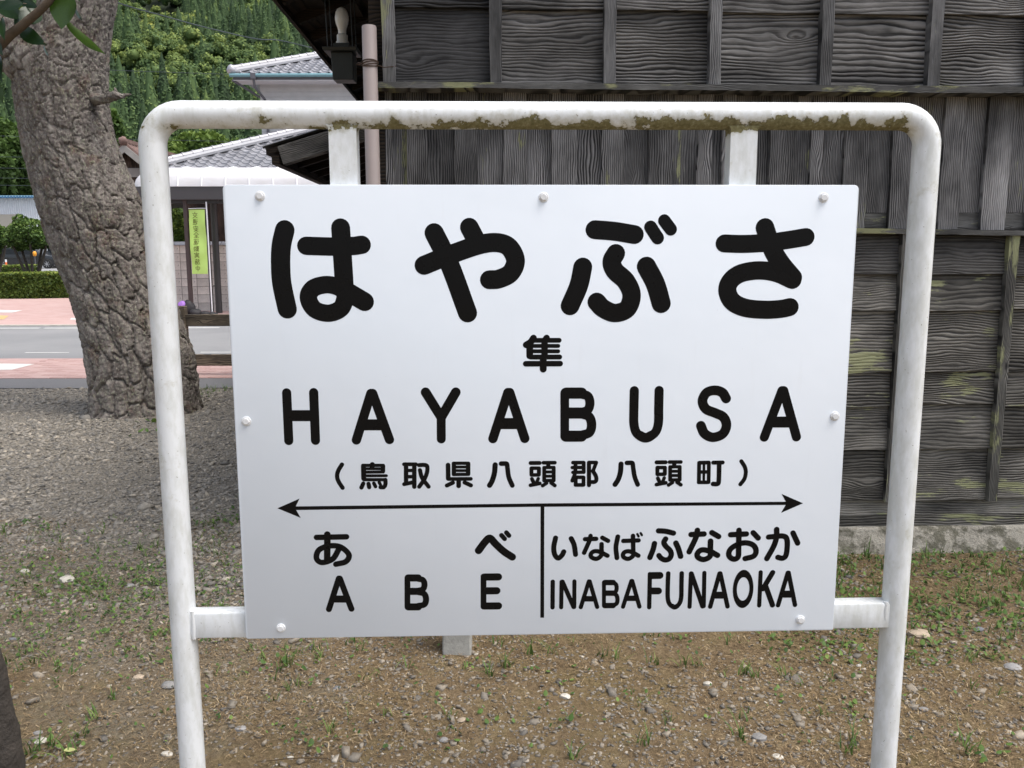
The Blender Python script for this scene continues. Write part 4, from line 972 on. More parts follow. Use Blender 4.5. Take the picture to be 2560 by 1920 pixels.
KJ = {  # rough strokes in a 10x10 box, y down
 'kou': ['5,0 5,2', '0,2.4 10,2.4', '3,3.6 1,5.8', '7,3.6 9,5.8', '7.4,5 3,8.6 0.5,10', '2.8,5 7,8.6 9.7,10'],
 'tsuu': ['1,1 2.2,2.2', '0.5,4 2,4 2,8 4,9.6 10,9.6', '4,0.6 9,0.6 7,2', '4,2.6 9,2.6 9,8', '4,2.6 4,8', '4,4.4 9,4.4', '4,6.2 9,6.2', '6.5,2.6 6.5,8'],
 'an': ['5,0 5,1.5', '0.6,3.2 0.6,1.8 9.4,1.8 9.4,3.2', '0.4,5.6 9.6,5.6', '4.6,3 2.6,7.4 8.4,10', '7.4,5.6 5.4,8.6 1,10'],
 'zen': ['5,0 0.4,4', '5,0 9.6,4', '2.4,4.6 7.6,4.6', '2.2,7 7.8,7', '0.6,9.6 9.4,9.6', '5,4.6 5,9.6'],
 'un': ['1,1 2.2,2.2', '0.5,4 2,4 2,8 4,9.6 10,9.6', '3.6,1.8 3.6,0.6 9.4,0.6 9.4,1.8', '4.4,3.2 8.8,3.2 8.8,6.2 4.4,6.2 4.4,3.2', '4.4,4.7 8.8,4.7', '3.6,7.6 9.6,7.6', '6.6,1.4 6.6,8.8'],
 'dou': ['0.4,1.2 5,0.6', '0.2,2.4 5.4,2.4', '0.8,3.6 4.8,3.6 4.8,6.2 0.8,6.2 0.8,3.6', '0.8,4.9 4.8,4.9', '0.4,7.8 5.2,7.8', '0.2,9.6 5.4,9.2', '2.8,1 2.8,9.4', '5.8,3 9.6,3 9.2,9.4 7.8,9.4', '7.6,0.4 7.4,5 5.6,9.8'],
 'jitsu': ['5,0 5,1.4', '0.6,3 0.6,1.6 9.4,1.6 9.4,3', '1.6,3.6 8.4,3.6', '2,5.2 8,5.2', '0.4,6.8 9.6,6.8', '5,2.6 4.6,6.8 0.6,10', '5.4,7 9.4,10'],
 'shi': ['2.4,0 2.4,1.8', '0.2,2 4.8,2', '2,2 1.8,6 0.4,9.8', '1.8,4.6 4.2,4.6 4,9.4 3,9.6', '6.2,0 5.2,2.6', '6,1.4 9.8,1.4', '5.4,5 9.4,4 9.4,7 8.4,7', '7.6,2.4 7.6,7.6', '5.8,4 5.8,9.4 9.8,9.4 9.8,8.2'],
 'naka': ['1,2.6 9,2.6 9,6.4 1,6.4 1,2.6', '5,0 5,10']}
hgt = (bz1-bz0); ck = hgt*.086
for i, k in enumerate(['kou', 'tsuu', 'an', 'zen', 'un', 'dou', 'jitsu', 'shi', 'naka']):
    zc = bz1-hgt*(.085+.1035*i); xc = bx0+(bx1-bx0)*.38
    mb = MB()
    for j, s in enumerate(KJ[k]):
        pts = [Vector((xc-(float(a.split(',')[0])/10-.5)*ck*.92, zc-(float(a.split(',')[1])/10-.5)*ck)) for a in s.split()]
        for a, b in zip(pts[:-1], pts[1:]): stroke(mb, [a, b], .0125, 0, 4)
    mb.v = [(x, bwave(x, z)-.004, z) for x, y, z in mb.v]
    me = bpy.data.meshes.new('character'); me.from_pydata(mb.v, [], mb.f); me.materials.append(MT['flag_ink']); link('character', me, cloth)

# slumped bag and a pair of things by the shelter post
bg_ = P(470, 783, SHY-.2); bag = empty('bag', (bg_.x, SHY-.25, .012)); tag(bag, 'black and purple sports bag slumped on the paving by the brown shelter post', 'bag')
def blob(name, mat, par, c, r, seed, n=(16, 10), fl=0.0):
    mb = MB()
    for j in range(n[1]+1):
        th = math.pi*j/n[1]
        for i in range(n[0]):
            a = 2*math.pi*i/n[0]; k = 1+.22*(float(vnoise(math.cos(a)*1.5+seed, math.sin(a)*1.5+th*1.6, seed))-.5)*2
            mb.v.append((c[0]+r[0]*math.sin(th)*math.cos(a)*k, c[1]+r[1]*math.sin(th)*math.sin(a)*k, max(fl, c[2]+r[2]*math.cos(th)*k)))
    for j in range(n[1]):
        for i in range(n[0]): a, b = j*n[0]+i, j*n[0]+(i+1) % n[0]; mb.f.append((a, a+n[0], b+n[0], b))
    return mb.build(name, mat, par, smooth=80)
blob('bag_body', MT['black_fabric'], bag, (.02, 0, .18), (.19, .15, .19), 3.1)
blob('purple_panel', MT['purple'], bag, (-.09, -.05, .22), (.12, .11, .13), 5.7)
blob('pouch', MT['black_fabric'], bag, (.22, -.05, .08), (.15, .12, .09), 8.2)
blob('strap_bundle', MT['black_fabric'], bag, (.42, -.02, .05), (.14, .10, .06), 9.9)
MB().tube([(-.15, -.1, .012), (.05, -.2, .02), (.3, -.19, .02), (.5, -.1, .015)], .014, 8).build('white_strap', MT['white_plastic'], bag, smooth=60)

# ------------------------------------------------------------------ block wall with tile coping
BWY = 22.0
x0b = P(300, 700, BWY).x; nrow, ncol = 8, 22; zt_b = P(500, 613, BWY).z; bh = zt_b/nrow; bw = .40
bwall = empty('block_garden_wall', (x0b, BWY, 0)); tag(bwall, 'beige concrete block garden wall with rounded silver coping tiles behind the bus shelter', 'wall')
MB().box(0, ncol*bw, .012, .13, 0, zt_b-.002).build('mortar_bed', MT['mortar'], bwall)
bme = MB().box(-bw/2+.006, bw/2-.006, -.01, .04, -bh/2+.005, bh/2-.005).mesh('block', MT['block'], bevel=.004)
for j in range(nrow):
    for i in range(ncol): link('block', bme, bwall, ((i+.5)*bw, random.uniform(-.002, .002), (j+.5)*bh))
cme = MB().prism([(-.15, 0)]+[(.15*math.cos(R_(a))*1.0, .095*math.sin(R_(a))) for a in range(180, -1, -20)]+[(.15, 0)], -.145, .145).mesh('coping_tile', MT['tile'], smooth=40)
for i in range(int(ncol*bw/.3)): link('coping_tile', cme, bwall, (.15+i*.3, .07, zt_b+.001), (0, 0, math.pi/2))

# ------------------------------------------------------------------ tiled house behind
PITCHR = .42
def tile_mesh(w, ln):
    mb = MB(); ns = 14
    def pr(t): return -.026*math.sin(math.pi*t/.68) if t < .68 else .034*math.sin(math.pi*(t-.68)/.32)
    for i in range(ns+1):
        t = i/ns; x = (t-.5)*w*1.06
        mb.v += [(x, 0, pr(t)+.012), (x, 0, pr(t)+.042), (x, ln*.5, pr(t)+.026+ln*.5*PITCHR), (x, ln*1.1, pr(t)+.004+ln*1.1*PITCHR)]
    for i in range(ns):
        a = 4*i
        for k in range(3): mb.f.append((a+k, a+4+k, a+5+k, a+k+1))
    return mb.mesh('roof_tile', MT['tile'], smooth=50)
def ridge_mesh(r, ln):
    mb = MB(); n = 8
    for x, k in ((0, 1.14), (.05, 1.14), (.051, 1.0), (ln+.03, .95)):
        for i in range(n+1):
            a = math.pi*i/n; mb.v.append((x, r*k*math.cos(a), r*k*math.sin(a)))
    for j in range(3):
        for i in range(n): a = j*(n+1)+i; mb.f.append((a, a+1, a+n+2, a+n+1))
    mb.f.append(tuple(range(n+1)))
    return mb.mesh('ridge_tile', MT['tile'], smooth=50)
house = empty('tiled_house', (P(500, 640, 24).x, 24, 0)); tag(house, 'two-storey grey house with silver wave-tiled hip roofs and teal gutter behind the bus shelter', 'house')
hx0, hy0 = house.location.x, 24.0
def hip_roof(cx, cy, cz, width, rows, tw, ln, stops=None):
    ox, oy = cx-hx0, cy-hy0
    tm = tile_mesh(tw, ln)
    for j in range(rows):
        s = j*ln; u = tw*.5+math.floor(max(0, s-.06)/tw)*tw
        while u < width:
            if u > s-.02:
                t_ = link('roof_tile', tm, house, (ox+u, oy+s, cz+s*PITCHR))
                if stops is not None and j == stops:
                    mb = MB().tube([(.30*tw+.05*math.cos(R_(a)), .02, .05+.05*math.sin(R_(a))) for a in range(0, 361, 30)], .012, 6); mb.build('snow_guard', MT['tile'], t_, smooth=60)
            u += tw
    D = rows*ln
    # the slope that falls away to the left, and the bed under the tiles
    MB().add([(ox, oy, cz), (ox+D, oy+D, cz+D*PITCHR), (ox+D, oy+D+8, cz+D*PITCHR), (ox, oy+D*2+8, cz)], [(0, 1, 2, 3)]).build('roof_slope', MT['tile'], house)
    MB().add([(ox, oy, cz-.02), (ox+width, oy, cz-.02), (ox+width, oy+D, cz+D*PITCHR-.02), (ox+D, oy+D, cz+D*PITCHR-.02)], [(0, 1, 2, 3)]).build('roof_bed', MT['downpipe'], house)
    L = D*math.sqrt(2+PITCHR**2); d = Vector((1, 1, PITCHR)).normalized(); ang = math.asin(d.z)
    mb = MB(); mb.bar(Vector((ox, oy, cz+.05))+d*.1, Vector((ox, oy, cz+.05))+d*L, .24, .06).build('ridge_course', MT['tile'], house)
    mb = MB(); mb.bar(Vector((ox, oy, cz+.115))+d*.08, Vector((ox, oy, cz+.115))+d*L, .19, .06).build('ridge_course', MT['soffit_white'], house)
    rm = ridge_mesh(.085, .30)
    for k in range(int(L/.3)): link('ridge_tile', rm, house, Vector((ox, oy, cz+.15))+d*(.06+k*.3), (0, -ang, math.pi/4))
    blob('ridge_end_tile', MT['tile'], house, (ox+.02, oy+.02, cz+.13), (.15, .15, .14), 4.4)
    return ox, oy
# lower hip roof
c1 = P(372, 420, 22.8); ox, oy = hip_roof(c1.x, 22.8, c1.z-.05, 6.6, 17, .29, .25, stops=2)
MB().box(ox+.6, ox+7.0, oy+.62, oy+5, 0, c1.z-.08).build('ground_floor_wall', MT['brown_siding'], house)
MB().box(ox+.02, ox+7.0, oy+.05, oy+.7, c1.z-.16, c1.z-.10).build('eave_soffit', MT['soffit_white'], house)
# upper hip roof
c2 = P(577, 182, 26.5); ox2, oy2 = hip_roof(c2.x, 26.5, c2.z-.03, 4.6, 11, .30, .27, stops=1)
MB().box(ox2+.68, ox2+6.0, oy2+.62, oy2+5.0, c1.z, c2.z-.2).build('upper_wall', MT['siding'], house)
MB().box(ox2+.05, ox2+6.0, oy2+.03, oy2+.64, c2.z-.22, c2.z-.19).build('eave_soffit', MT['soffit_white'], house)
MB().box(ox2+.05, ox2+6.0, oy2+.02, oy2+.06, c2.z-.20, c2.z-.06).build('eave_board', MT['downpipe'], house)
MB().tube([(ox2-.02, oy2-.06, c2.z-.085), (ox2+6.0, oy2-.06, c2.z-.085)], .055, 14).build('gutter', MT['gutter'], house, smooth=50)
gx0 = P(632, 185, 26.4).x-hx0
MB().box(gx0-.08, gx0+.08, oy2-.12, oy2+.02, c2.z-.20, c2.z-.02).build('rainwater_head', MT['downpipe'], house, bevel=.01)
MB().tube([(gx0, oy2-.05, c2.z-.2), (gx0+.02, oy2-.02, c2.z-.42), (gx0+.16, oy2+.45, c2.z-.68), (gx0+.2, oy2+.55, c2.z-.8), (gx0+.2, oy2+.55, c1.z+.4)], .04, 10).build('downpipe', MT['downpipe'], house, smooth=60)
MB().bar((ox2+.02, oy2+.04, c2.z-.2), (ox2+.7, oy2+.7, c2.z-.62), .05, .06).build('corner_brace', MT['downpipe'], house)

# old house with a red gable roof further left
OH = 36.0
ap = P(310, 357, OH); le = P(272, 392, OH); oh = empty('old_gabled_house', (ap.x, OH, 0)); tag(oh, 'old brown wooden house with a red tiled gable roof far behind the pine', 'house')
s_ = (ap.z-le.z)/(ap.x-le.x); hw = 2.1
MB().prism([(-hw+.45, 0), (hw-.45, 0), (hw-.45, ap.z-.18-s_*(hw-.45)), (0, ap.z-.18), (-hw+.45, ap.z-.18-s_*(hw-.45))], .5, 7).build('gable_wall', MT['old_wood'], oh)
for sg in (-1, 1):
    rf = MB().hexa([(0, 0, ap.z-.12), (sg*hw, 0, ap.z-.12-s_*hw), (sg*hw, 7.5, ap.z-.12-s_*hw), (0, 7.5, ap.z-.12), (0, 0, ap.z), (sg*hw, 0, ap.z-s_*hw), (sg*hw, 7.5, ap.z-s_*hw), (0, 7.5, ap.z)]).build('roof', MT['red_tile'], oh)
    for k in range(7):
        y = .1+k*.3; MB().tube([(0, y, ap.z+.02), (sg*hw, y, ap.z-s_*hw+.02)], .05, 8).build('tile_row', MT['red_tile'], rf, smooth=60)
    MB().hexa([(0, -.05, ap.z-.38), (sg*hw, -.05, ap.z-.38-s_*hw), (sg*hw, .0, ap.z-.38-s_*hw), (0, .0, ap.z-.38), (0, -.05, ap.z-.06), (sg*hw, -.05, ap.z-.06-s_*hw), (sg*hw, 0, ap.z-.06-s_*hw), (0, 0, ap.z-.06)]).build('bargeboard', MT['barge'], oh)
MB().bar((0, -.1, ap.z+.08), (0, 7.6, ap.z+.08), .24, .16).build('ridge', MT['red_tile'], oh)
blob('ridge_end_tile', MT['red_tile'], oh, (0, -.08, ap.z+.06), (.19, .12, .17), 6.1)
zb_ = P(310, 425, OH).z
MB().box(-hw+.45, hw-.45, .42, .49, zb_-.25, zb_+.12).build('vent_band', MT['barge'], oh)
MB().box(-hw-.2, hw+.2, -.6, .45, zb_-1.0, zb_-.86).build('pent_roof', MT['red_tile'], oh)

# ------------------------------------------------------------------ warehouse, cars and markers beyond the hedge
WH = 62.0
wa = P(140, 482, WH); wh = empty('warehouse', (wa.x, WH, .6)); tag(wh, 'white corrugated warehouse with a pale blue sheet roof beyond the car park', 'building')
zr_, ze_, zw_ = P(50, 482, WH).z-.6, P(50, 494, WH).z-.6, P(50, 498, WH).z-.6
mb = MB(); n_ = 150
for i in range(n_+1):
    x = -12*i/n_; y = .06 if i % 2 else 0
    mb.v += [(x, y, 0), (x, y, ze_)]
for i in range(n_): mb.f.append((2*i, 2*i+2, 2*i+3, 2*i+1))
mb.build('wall', MT['white_sheet'], wh)
MB().box(-12, .0, .2, 9, 0, ze_-.1).build('rear_volume', MT['white_sheet'], wh)
MB().hexa([(-12.3, -.5, ze_), (.4, -.5, ze_), (.4, 9, ze_+.4), (-12.3, 9, ze_+.4), (-12.3, -.5, ze_+.12), (.4, -.5, ze_+.12), (.4, 9, zr_+.35), (-12.3, 9, zr_+.35)]).build('roof', MT['blue_roof'], wh)
mb = MB()
for i in range(60): x = -12.2+i*.21; mb.tube([(x, -.52, ze_+.02), (x, -.3, ze_+.02)], .085, 8)
mb.build('roof_edge_corrugation', MT['blue_dark'], wh, smooth=60)
zs1 = P(20, 536, WH).z-.6
MB().box(-7.2, P(53, 536, WH).x-wa.x, -.06, -.01, 0, zs1).build('shutter', MT['shutter'], wh)
for k in range(9): MB().box(-7.2, P(53, 536, WH).x-wa.x, -.075, -.061, .2+k*.32, .23+k*.32).build('shutter_rib', MT['shutter'], wh)

def car(name, label, cat, loc, rz, L, Wd, H, mat, van=False):
    c = empty(name, loc, rz); tag(c, label, cat)
    if van: prof = [(-L/2, .28), (L/2, .28), (L/2, .75), (L/2-.25, .95), (L/2-.7, H-.1), (L/2-.95, H), (-L/2+.1, H), (-L/2, H-.15)]
    else: prof = [(-L/2, .28), (L/2, .28), (L/2, .68), (L/2-.15, .8), (L/2-1.15, .92), (L/2-1.9, H-.05), (L/2-2.2, H), (-L/2+.9, H-.02), (-L/2+.1, 1.0), (-L/2, .9)]
    MB().prism(prof, -Wd/2, Wd/2).build('body', mat, c, bevel=.05, smooth=40)
    if van: gl = [(-L/2+.5, 1.05), (L/2-.55, 1.05), (L/2-.85, H-.15), (-L/2+.5, H-.15)]
    else: gl = [(-L/2+.45, .98), (L/2-1.35, .98), (L/2-2.0, H-.09), (-L/2+1.0, H-.10)]
    for s in (-1, 1): MB().prism(gl, s*(Wd/2+.006)-.004, s*(Wd/2+.006)+.004).build('side_window', MT['glass'], c)
    MB().box(L/2-.06, L/2+.03, -Wd/2+.1, Wd/2-.1, .3, .48).build('bumper', MT['rubber'], c, bevel=.02)
    for x in (-L/2+.8, L/2-.8):
        for s in (-1, 1):
            w = MB().lathe([(.18, -.1), (.30, -.1), (.32, -.06), (.32, .06), (.30, .1), (.18, .1)], 24).build('wheel', MT['rubber'], c, smooth=50, loc=(x, s*(Wd/2-.06), .32), rot=(math.pi/2, 0, 0))
            mb = MB().lathe([(.05, -.105), (.06, .105)], 12)
            for k in range(7):
                a = 2*math.pi*k/7; mb.bar((.04*math.cos(a), .04*math.sin(a), -s*.0-.0+.095*(1 if s < 0 else -1)), (.2*math.cos(a), .2*math.sin(a), .095*(1 if s < 0 else -1)), .03, .045)
            mb.build('rim', MT['alloy'], w)
    for s in (-1, 1):
        MB().box(L/2-.10, L/2+.012, s*(Wd/2-.3)-.16, s*(Wd/2-.3)+.16, .6, .74).build('headlight', MT['white_plastic'], c, bevel=.02)
        MB().box(-L/2-.012, -L/2+.05, s*(Wd/2-.2)-.1, s*(Wd/2-.2)+.1, .7, .9).build('tail_light', MT['orange'], c, bevel=.02)
    return c
CY = 58.0
cw = P(25, 650, CY)
car('parked_car', 'black car with alloy wheels parked beyond the clipped hedge', 'car', (cw.x+1.5-.0, CY, .62), 0, 4.6, 1.75, 1.42, MT['car'])
vw = P(120, 650, CY+2); car('parked_van', 'white van parked beside the black car beyond the hedge', 'van', (vw.x+1.2, CY+3, .62), R_(8), 3.6, 1.6, 1.85, MT['car_white'], True)
mp = P(16, 668, 52); mk = empty('traffic_post', (mp.x, 52, .55)); tag(mk, 'orange and white striped traffic post standing in front of the black car', 'post')
MB().lathe([(.20, 0), (.20, .05), (.06, .08)], 16).build('base', MT['orange'], mk, smooth=40)
for k in range(4): MB().lathe([(.065-.004*k, .08+.16*k), (.063-.004*k, .08+.16*(k+1)-.001)], 16).build('stripe', MT['orange'] if k % 2 == 0 else MT['white_plastic'], mk, smooth=40)
mp = P(87, 640, 44); mk = empty('amber_marker', (mp.x, 44, .25)); tag(mk, 'round amber marker on a thin pole behind the clipped tree', 'marker')
MB().tube([(0, 0, 0), (0, 0, 1.2)], .025, 10).build('pole', MT['downpipe'], mk, smooth=50)
MB().lathe([(.04, 1.2), (.08, 1.24), (.095, 1.33), (.08, 1.42), (.03, 1.46)], 16).build('lens', MT['amber'], mk, smooth=50)

# ------------------------------------------------------------------ foliage makers
def leaf_quads(C, S, seed, aspect=1.6, flat=0.0):
    """one folded two-triangle leaf per centre"""
    r = np.random.default_rng(seed); n = len(C)
    d = r.normal(size=(n, 3)); d[:, 2] -= flat*0; d /= np.linalg.norm(d, axis=1)[:, None]
    e = r.normal(size=(n, 3)); e -= (e*d).sum(1)[:, None]*d; e /= np.linalg.norm(e, axis=1)[:, None]
    S = np.asarray(S)[:, None] if np.ndim(S) else S
    V = np.stack([C-d*S*aspect/2, C+e*S*.5, C+d*S*aspect/2, C-e*S*.5], 1).reshape(-1, 3)
    F_ = np.arange(4*n).reshape(-1, 4)
    return V, F_
def crown_pts(n, seed, lumps, shell=.55):
    """points spread through overlapping ellipsoid lumps: (cx,cy,cz,rx,ry,rz)"""
    r = np.random.default_rng(seed); L = np.array(lumps, float)
    w = L[:, 3]*L[:, 4]*L[:, 5]; k = r.choice(len(L), n, p=w/w.sum())
    d = r.normal(size=(n, 3)); d /= np.linalg.norm(d, axis=1)[:, None]
    rad = (shell+(1-shell)*r.random(n))**.6
    return L[k, :3] + d*L[k, 3:]*rad[:, None], d, k
def tint_of(n, seed, lo, hi, per=4, add=None):
    r = np.random.default_rng(seed); t = lo+(hi-lo)*r.random(n)
    if add is not None: t = t+add
    return np.repeat(np.clip(t, 0, 1), per)

def lumps_on(c, r, k, seed, size=(.35, .55)):
    rr = np.random.default_rng(seed); out = []
    for i in range(k):
        d = rr.normal(size=3); d /= np.linalg.norm(d); q = rr.uniform(*size)
        out.append((c[0]+d[0]*r[0]*(1-q*.7), c[1]+d[1]*r[1]*(1-q*.7), c[2]+d[2]*r[2]*(1-q*.7), r[0]*q, r[1]*q, r[2]*q))
    return out

# clipped hedges
def hedge(label, xs, y0, dep, h, seed, n):
    """box hedge: leaves on its faces over a leafy core"""
    r = np.random.default_rng(seed); x0, x1 = xs
    root = empty('clipped_hedge', ((x0+x1)/2, y0, 0)); tag(root, label, 'hedge')
    fr = r.random(n); X = r.uniform(x0, x1, n); end = x1
    curve = lambda X: .9*np.clip((X-(x1-2.2))/2.2, 0, 1)**2
    f = r.choice(3, n, p=[.52, .36, .12]); Z = r.random(n)*h; Yv = np.zeros(n)
    Yv = np.where(f == 0, 0, r.random(n)*dep); Z = np.where(f == 1, h, Z); X = np.where(f == 2, x1, X)
    jit = (fbm(X*2.2, Z*2.2+Yv, 2, 3)-.45)*.20
    Yv = Yv+np.where(f == 0, jit, 0)+curve(X)+r.normal(0, .02, n); Z = Z+np.where(f == 1, jit*.6, 0)+r.normal(0, .012, n); X = X+r.normal(0, .03, n)
    Z = np.clip(Z, .04, None)
    C = np.stack([X-(x0+x1)/2, Yv, Z+.0], -1)
    V, F_ = leaf_quads(C, r.uniform(.05, .10, n), seed+1)
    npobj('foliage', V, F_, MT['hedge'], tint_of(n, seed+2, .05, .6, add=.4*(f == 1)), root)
    mb = MB(); m = 12
    for i in range(m+1):
        x = x0+.1+(x1-x0-.2)*i/m; cv = float(curve(np.array(x)))
        for y, z in ((.09+cv, .0), (.09+cv, h-.07), (dep-.05+cv, h-.07), (dep-.05+cv, 0)): mb.v.append((x-(x0+x1)/2, y, z))
    for i in range(m):
        for k in range(3): a = 4*i+k; mb.f.append((a, a+1, a+5, a+4))
    mb.f += [(0, 1, 2, 3), (4*m+3, 4*m+2, 4*m+1, 4*m)]
    mb.build('twig_core', MT['twig'], root)
h0, h1 = P(-150, 745, 28.6).x, P(196, 745, 28.6).x
hedge('low clipped box hedge along the far pink pavement', (h0, h1), 28.6, 1.6, .84, 21, 16000)
h0, h1 = P(-160, 690, 40).x, P(42, 690, 40).x
hedge('short clipped hedge standing behind the long hedge by the car park', (h0, h1), 40, 1.2, 1.0, 31, 5000)
# clipped round tree and its neighbour
def topiary(label, px, pyt, pyb, Y, rpx, seed):
    t = P(px, pyt, Y); b = P(px, pyb, Y); rx_ = rpx*Y/FPX; rz_ = (t.z-b.z)/2; cz = (t.z+b.z)/2
    root = empty('clipped_round_tree', (t.x, Y, .0)); tag(root, label, 'tree', 'clipped trees behind the hedge')
    lp = [(0, 0, cz, rx_*.86, rx_*.86, rz_*.86)]+lumps_on((0, 0, cz), (rx_, rx_, rz_), 16, seed, (.26, .42))
    C, d, k = crown_pts(8000, seed, lp, .7); C[:, 2] = np.maximum(C[:, 2], b.z-.1+.25*np.random.default_rng(seed).random(len(C)))
    V, F_ = leaf_quads(C, np.random.default_rng(seed).uniform(.05, .1, len(C)), seed+1)
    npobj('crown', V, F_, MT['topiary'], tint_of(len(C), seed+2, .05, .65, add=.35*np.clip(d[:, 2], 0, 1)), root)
    rr = random.Random(seed)
    for i in range(5):
        a = i*1.3; x = .16*math.cos(a); y = .16*math.sin(a)
        MB().tube([(x, y, 0), (x*1.4, y*1.4, b.z*.5), (x*3.4, y*3.0, b.z+.1), (x*4.2, y*4, cz)], [.07, .055, .045, .03], 8).build('trunk', MT['young_bark'], root, smooth=60)
topiary('clipped round tree on several thin trunks behind the hedge', 69, 538, 632, 31.5, 56, 41)
topiary('clipped round tree half out of view beside the other clipped tree', -32, 545, 640, 33.5, 46, 44)
# shrub behind the block wall
sb = P(446, 600, 22.6); root = empty('garden_shrub', (sb.x, 22.55, 0)); tag(root, 'bright green shrub showing over the block garden wall', 'shrub')
zc = P(446, 565, 22.6).z
C, d, k = crown_pts(2600, 51, lumps_on((0, 0, zc), (.36, .22, .42), 10, 52, (.4, .6)), .4)
V, F_ = leaf_quads(C, np.random.default_rng(5).uniform(.05, .11, len(C)), 53); npobj('foliage', V, F_, MT['broadleaf'], tint_of(len(C), 54, .1, .8), root)
MB().tube([(0, 0, 0), (.02, 0, zc*.6), (.0, .02, zc)], [.05, .04, .02], 8).build('stem', MT['young_bark'], root, smooth=60)
# ------------------------------------------------------------------ the big leaning pine
TY = 7.62
D2S = 2560/2212
prof = [(960, 318, 232), (900, 316, 204), (850, 311.5, 213), (780, 306, 222), (700, 280, 212), (620, 250, 202), (540, 214, 208), (450, 188, 216), (370, 161, 203), (300, 137, 190), (220, 123, 190), (160, 120, 196), (100, 133, 178), (40, 152, 162), (0, 166, 156), (-100, 190, 150), (-250, 200, 140), (-420, 190, 120), (-600, 160, 100)]
cps = []
for y, c, w in prof:
    p = P(c*D2S, y*D2S, TY); cps.append((p.x, p.z, w*D2S*TY/FPX/2*.97))
pine = empty('pine_tree', (cps[1][0], TY, 0)); tag(pine, 'large leaning pine trunk with deep plated bark at the edge of the gravel', 'tree')
arr = np.array(cps); zz = arr[:, 1]; o_ = np.argsort(zz); zz = zz[o_]; xx = arr[o_, 0]; rr_ = arr[o_, 2]
NS, NA = 760, 250
zs_ = np.linspace(-.12, zz[-1], NS)
def smooth_interp(z, zx, v):
    f = np.interp(z, zx, v)
    for _ in range(3):
        k = np.ones(25)/25; f = np.convolve(np.pad(f, 12, mode='edge'), k, mode='valid')
    return f
cx_ = smooth_interp(zs_, zz, xx); rad = smooth_interp(zs_, zz, rr_)
rad = rad + .05*np.exp(-np.clip(zs_, 0, None)/.14)
ang = np.linspace(0, 2*np.pi, NA, endpoint=False)
A_, Z_ = np.meshgrid(ang, zs_); R0 = np.repeat(rad[:, None], NA, 1)
# plates: two layers of jittered cells around the trunk, wrapped in angle
def cells(U, W, nu, seed):
    iu, iw = np.floor(U).astype(int), np.floor(W).astype(int); f1 = np.full(U.shape, 9.); f2 = np.full(U.shape, 9.); idc = np.zeros(U.shape)
    for a in (-1, 0, 1):
        for b in (-1, 0, 1):
            cu, cw_ = iu+a, iw+b; hu = np.mod(cu, nu)
            px_c = cu+.1+.8*_h(hu, cw_, seed+0*hu); pw_c = cw_+.1+.8*_h(hu, cw_, seed+1+0*hu)
            d = np.hypot(U-px_c, W-pw_c); idn = _h(hu, cw_, seed+2+0*hu)
            m1 = d < f1; f2 = np.where(m1, f1, np.minimum(f2, d)); idc = np.where(m1, idn, idc); f1 = np.where(m1, d, f1)
    return f1, f2, idc
wa_ = (fbm(np.cos(A_)*4+9, np.sin(A_)*4+Z_*5, 1, 3)-.45)
wb_ = (fbm(np.cos(A_)*4+2, np.sin(A_)*4+Z_*5, 8, 3)-.45)
def plates(A_, Z_, nu, wl, seed, u=1.0):
    U = A_/(2*np.pi)*nu + wa_*.9*u + Z_*.25; W_ = Z_/wl + wb_*1.0*u
    f1, f2, idc = cells(U, W_, nu, seed); return f2-f1, idc
upper = np.clip((Z_-1.4)/1.4, 0, 1)                  # plates flatter and finer higher up
ea, ida = plates(A_, Z_, 22, .28, 5)
eb, idb = plates(A_, Z_, 40, .13, 15, 1.6)
ec, idc2 = plates(A_, Z_, 96, .05, 25, 3.0)
fine = fbm(A_*38, Z_*22, 3, 4)-.45
sq = lambda e, w: np.exp(-(e/w)**1.6)
disp = (-.040*sq(ea, .075)*(1-.6*upper) - .019*sq(eb, .08)*(.25+.6*upper) - .009*sq(ec, .16)
        + .012*(ida-.5)*(1-.5*upper) + .008*(idb-.5) + .006*(idc2-.5) + .014*fine)
lob = .035*np.cos(A_*3+Z_*1.3)*np.clip(1-Z_/1.2, 0.2, 1)
RR = R0*(1+.04*np.sin(A_*2+Z_)) + disp*np.clip(R0/.35, .5, 1) + lob
X_ = cx_[:, None]-pine.location.x + RR*np.cos(A_); Yv = RR*np.sin(A_)*.95 + .10*np.sin(Z_*.8)
V = np.stack([X_, Yv, Z_], -1).reshape(-1, 3)
ii = np.arange(NS*NA).reshape(NS, NA); jj = np.roll(ii, -1, 1)
Fq = np.stack([ii[:-1], jj[:-1], jj[1:], ii[1:]], -1).reshape(-1, 4)
trunk = npobj('trunk', V, Fq, MT['bark'], parent=pine, smooth=True)
# limb leaving to the left near the top of the picture, dead snag on the right
def limb(name, pts, rads, seed, n=36, m=60, amp=.12):
    ps = [Vector(p) for p in pts]; L = catmull_3(ps, m//(len(ps)-1)); k = len(L)
    rr = np.interp(np.linspace(0, 1, k), np.linspace(0, 1, len(rads)), rads); mb = MB()
    mb.tube(L, list(rr), n)
    v = np.array(mb.v); ci = np.minimum(np.arange(len(v))//n, k-1); c = np.array([tuple(q) for q in L])[ci]
    an = (np.arange(len(v)) % n)/n*6.2832; ph = seed*7.3
    w = 1+amp*2*(fbm(np.cos(an)*2.2+ph, np.sin(an)*2.2+ci*(.25 if n < 30 else .16), ph, 4)-.45)
    f1, f2, _i = cells(an/6.2832*14+w*2, ci/(k/14.)+w, 14, seed)
    w = w - (.10 if n > 30 else .12)*np.exp(-(f2-f1)/.12)
    mb.v = [tuple(q) for q in c+(v-c)*w[:, None]]
    return mb.build(name, MT['bark'], pine, smooth=60)
